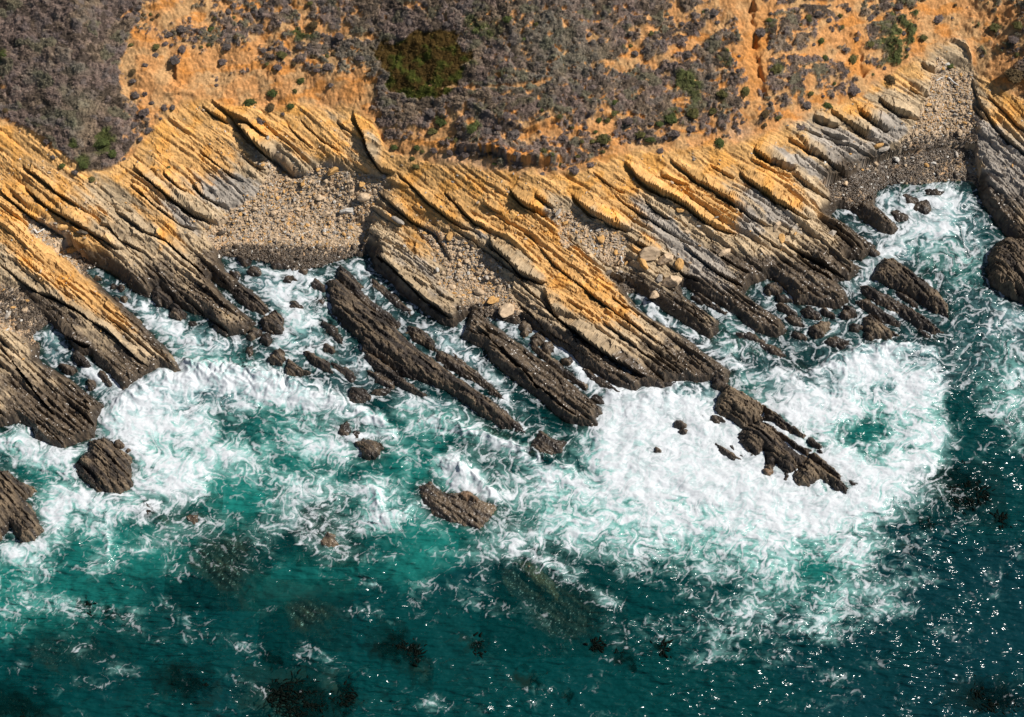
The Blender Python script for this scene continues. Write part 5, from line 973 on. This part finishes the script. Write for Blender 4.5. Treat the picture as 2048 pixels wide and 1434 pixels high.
SHR = [(545,186,13,'green','round dark green shrub on the bare soil at upper left centre'),(541,216,14,'brown','round brown shrub below the round green one'),(517,236,14,'mauve','mauve cushion shrub at the cliff edge below the brown one'),(582,212,9,'green','small green shrub right of the brown one'),
 (500,206,15,'green','irregular green shrub left of the round ones'),(602,164,10,'green','bright green shrub under the olive patch'),(590,182,7,'olive','little olive shrub above the small green one'),(566,228,5,'grey','tiny grey shrub near the cliff edge'),
 (124,332,8,'green','bright green dot shrub on the ochre slope at left'),(165,328,15,'green','green shrub at the foot of the left scrub tongue'),(106,314,7,'grey','small grey shrub at the left cliff edge'),(182,358,9,'olive','olive shrub on the soil notch at left'),(150,345,8,'grey','grey shrub on the soil notch at left'),(337,335,5,'olive','lone tiny shrub on the ochre cliff'),
 (146,288,11,'green','green shrub inside the left scrub tongue'),(205,285,16,'green','long green shrub at the right edge of the left scrub tongue'),(222,300,14,'green','lower end of the long green shrub'),
 (834,294,9,'green','round green shrub on the orange bank left of the pale scree'),(845,302,6,'olive','small olive shrub beside the round green one on the orange bank'),(825,317,7,'olive','small shrub low on the orange bank'),(832,333,9,'olive','olive shrub at the left end of the pale scree'),(788,294,9,'green','green shrub at the tip of the mid scrub tongue'),
 (883,244,14,'green','green shrub on the bank edge at upper middle'),(866,263,12,'olive','olive shrub left below the bank edge shrub'),(945,257,15,'green','tall green shrub clump at upper middle'),(975,262,14,'grey','grey green shrub hanging at the bank edge'),(990,325,6,'green','small green shrub in the middle of the pale scree'),(1027,268,17,'grey','dark hanging scrub clump over the pale scree'),
 (1207,278,17,'olive','dark olive square shrub clump right of the pale scree'),(1184,283,9,'olive','small olive shrub beside the square clump'),(1148,341,13,'mauve','reddish mauve creeper at the right end of the pale scree'),(1180,330,10,'mauve','thin mauve patch of creeper right of the scree'),(1300,286,12,'green','round bright green shrub above the ribs right of centre'),(1280,268,13,'olive','olive shrub left above the round bright green one'),(1320,302,10,'mauve','mauve shrub below the round bright green one'),(1340,238,17,'green','green shrub patch right of centre'),(1350,268,13,'mauve','dark mauve shrub right of centre'),(1318,246,10,'green','green shrub left of the green patch'),
 (1439,286,14,'green','green shrub at the cliff edge near the orange gully'),(1386,225,18,'olive','olive shrub mound left of the orange gully'),(1490,180,16,'olive','olive shrub right beside the orange gully foot'),(1551,137,16,'olive','round olive shrub right of the orange gully'),(1600,250,14,'mauve','mauve shrub above the short ribs'),(1655,212,12,'green','bright green shrub at the cliff edge above the short ribs'),(1705,178,18,'mauve','large grey mauve shrub above the uppermost ribs'),(1780,160,16,'brown','brown shrub at the head of the uppermost ribs'),(1904,118,10,'green','green tuft in the gully above the upper right beach'),(1706,120,14,'olive','olive shrub beside the small orange slab'),(1740,88,12,'olive','olive shrub in the orange patch'),
 (2030,150,26,'brown','dark reddish shrub at the right edge'),(1990,55,16,'olive','olive shrub on the orange slope at top right'),(1875,40,14,'mauve','grey shrub on the trail at top right'),(1845,75,12,'olive','olive shrub by the steep gully at top right'),(288,225,14,'mauve','grey mauve shrub clump on the slope at left'),(297,262,12,'grey','grey shrub on the sandy slope at left'),(268,250,10,'grey','small grey shrub on the sandy slope'),(330,215,9,'mauve','mauve shrub near the yellow cliff top'),(345,215,8,'grey','grey shrub near the yellow cliff top'),(215,238,10,'grey','small shrub on the sandy notch right of the left scrub tongue'),
 (310,110,8,'grey','grey tuft on the wide bare slope'),(290,130,8,'grey','small tuft lower on the wide bare slope'),(365,98,12,'mauve','dark shrub at the head of the orange slab'),(350,120,14,'grey','grey scrub strip left of the orange slab'),(270,190,12,'grey','tuft cluster on the bare slope'),(8,110,9,'green','green shrub at the left edge')]
for a in SHR: shrub(*a, group='shrubs standing apart on bare soil')
taken = [(a[0], a[1], a[2]) for a in SHR]; cnt = 0
cand = rng.integers(0, GX.size, 60000); fu = U.ravel()[cand]; fv = V.ravel()[cand]; vd = LD['vd'].ravel()[cand]; hh = (vline(fu)-fv)
ok = hm_ok.ravel()[cand] & (fu > 5) & (fu < 2043) & (fv > 5) & (vd > .02) & (vd < .42) & (hh > 6)
for u, v in zip(fu[ok], fv[ok]):
    r = rng.uniform(4.5, 9)+ (rng.random() < .2)*5
    if any((u-a)**2+(v-b)**2 < (.9*(r+c))**2 for a, b, c in taken): continue
    taken.append((u, v, r)); cnt += 1
    tn = ['grey','mauve','olive','brown','green'][int(rng.choice(5, p=[.42,.2,.2,.1,.08]))]
    side = ['far left','left','left centre','centre','right centre','right','far right'][min(6, int(u/293))]; hgt_ = 'near top edge' if v < 90 else 'by cliff edge' if vline(u)-v < 70 else 'midway upslope'
    shrub(u, v, r, tn, f"{'large' if r > 9 else 'medium' if r > 6.8 else 'small'} {tn} shrub in thin cover {side}, {hgt_}", 'small shrubs scattered between scrub and bare soil', h=random.uniform(.5,.8))
    if cnt >= 228: break
# driftwood
M_WOOD = tint_material('bleached_wood', .8, 1.15, 4, .4, .05, .85)
def tube(pts, radii, n=7):
    pts = np.array(pts, float); V_ = []; F_ = []
    for i, p_ in enumerate(pts):
        t = pts[min(i+1,len(pts)-1)]-pts[max(i-1,0)]; t /= np.linalg.norm(t); a = np.cross(t, [0,0,1]); a /= np.linalg.norm(a); b = np.cross(t, a)
        for k in range(n): V_.append(p_+radii[i]*(a*math.cos(k*6.2832/n)+b*math.sin(k*6.2832/n)))
    for i in range(len(pts)-1):
        for k in range(n): F_.append([i*n+k, i*n+(k+1)%n, (i+1)*n+(k+1)%n, (i+1)*n+k])
    return np.array(V_), np.array(F_)
def driftwood(limbs, lab):
    VV = []; FF = []; o_ = 0
    for pp, r in limbs:
        pts = []
        for u, v in pp: x, y, z = world_at(u, v); pts.append((x, y, z+.22))
        t = np.linspace(0, 1, 9); pts = np.array(pts); s_ = np.linspace(0,1,len(pts)); q = np.stack([np.interp(t, s_, pts[:,j]) for j in range(3)],-1); q[:,:2] += .06*np.stack([np.sin(t*9),np.cos(t*7)],-1)
        q[:,2] = np.maximum(q[:,2], np.linspace(q[0,2], q[-1,2], 9)); v_, f_ = tube(q, r*(1-.55*t)); VV.append(v_); FF.append(f_+o_); o_ += len(v_)
    v_ = np.concatenate(VV); me = raw_mesh('driftwood', v_, np.concatenate(FF), M_WOOD, np.full((len(v_),3), .68)*col(1,.95,.88)); tag(link('driftwood', me), lab, 'driftwood', 'bleached driftwood on the beaches')
driftwood([([(68,462),(76,468),(84,463)],.17),([(84,463),(88,460),(93,458)],.13)], 'forked white driftwood in the small beach gully at left')
driftwood([([(1896,158),(1906,166),(1917,175)],.14)], 'straight white log on the upper right beach')
driftwood([([(1872,164),(1880,158),(1888,156)],.10)], 'short pale branch left of the straight white log')
driftwood([([(1240,524),(1246,531)],.14)], 'short white log stub near the white water slot')
# kelp
M_KELP = tint_material('kelp', .6, 1.4, 3, .3, .05, .6)
M_KELP.node_tree.nodes['Principled BSDF'].inputs['Specular IOR Level'].default_value = .04
for cx, cy, rx, ry, ang, lab in KELP:
    n = int(max(40, min(520, rx*ry/3))); VV = []; FF = []; o_ = 0; A_ = math.radians(ang)
    for i in range(n):
        t = rng.uniform(0,6.28); q = math.sqrt(rng.random()); a = rx*q*math.cos(t); b = ry*q*math.sin(t)
        u = cx+a*math.cos(A_)-b*math.sin(A_); v = cy+a*math.sin(A_)+b*math.cos(A_)
        if v > 1470 or perlin(np.array([u/11.0]), np.array([v/9.0]), 77)[0] < -.05-.25*(rx<15): continue
        x, y = unproject(u, v, 0.0); L_ = rng.uniform(.8,2.2); h0 = rng.normal(A_*-1+ .2, .9); w_ = rng.uniform(.06,.15); m_ = 7
        px_, py_ = float(x), float(y); rows = []
        for k in range(m_):
            h0 += rng.normal(0,.28); px_ += math.cos(h0)*L_/m_; py_ += math.sin(h0)*L_/m_; zz = -.22+.20*math.sin(k*.9+i)+rng.uniform(-.05,.05); ww = w_*math.sin(math.pi*(k+.6)/(m_+.2))
            nx, ny = -math.sin(h0)*ww, math.cos(h0)*ww
            rows += [(px_+nx,py_+ny,zz),(px_,py_,zz+.05),(px_-nx,py_-ny,zz),(px_,py_,zz-.04)]
        VV += rows
        for k in range(m_-1):
            for j in range(4): FF.append([o_+k*4+j, o_+k*4+(j+1)%4, o_+(k+1)*4+(j+1)%4, o_+(k+1)*4+j])
        o_ += len(rows)
    if not VV: continue
    me = raw_mesh('kelp_patch', np.array(VV), np.array(FF), M_KELP, np.tile(col(.003,.006,.0045), (len(VV),1))); tag(link('kelp_patch', me), lab, 'kelp', 'kelp floating offshore')

# labels: where several look-alikes would read the same, say which one it is by its order from the left
_by = {}
for o in bpy.data.objects:
    if o.parent is None and o.get('category') in ('boulder', 'shrub'): _by.setdefault(o['label'], []).append(o)
_ord = ['leftmost','second from left','third from left','fourth from left','fifth from left','sixth from left','seventh from left','eighth from left','ninth from left','tenth from left','eleventh from left','twelfth from left']
for lab, L_ in _by.items():
    if len(L_) > 1:
        for i, o in enumerate(sorted(L_, key=lambda o: o.location.x)):
            o['label'] = lab+', '+(_ord[i] if i < len(_ord) and i < len(L_)-1 else 'rightmost' if i == len(L_)-1 else f'number {i+1} from left')
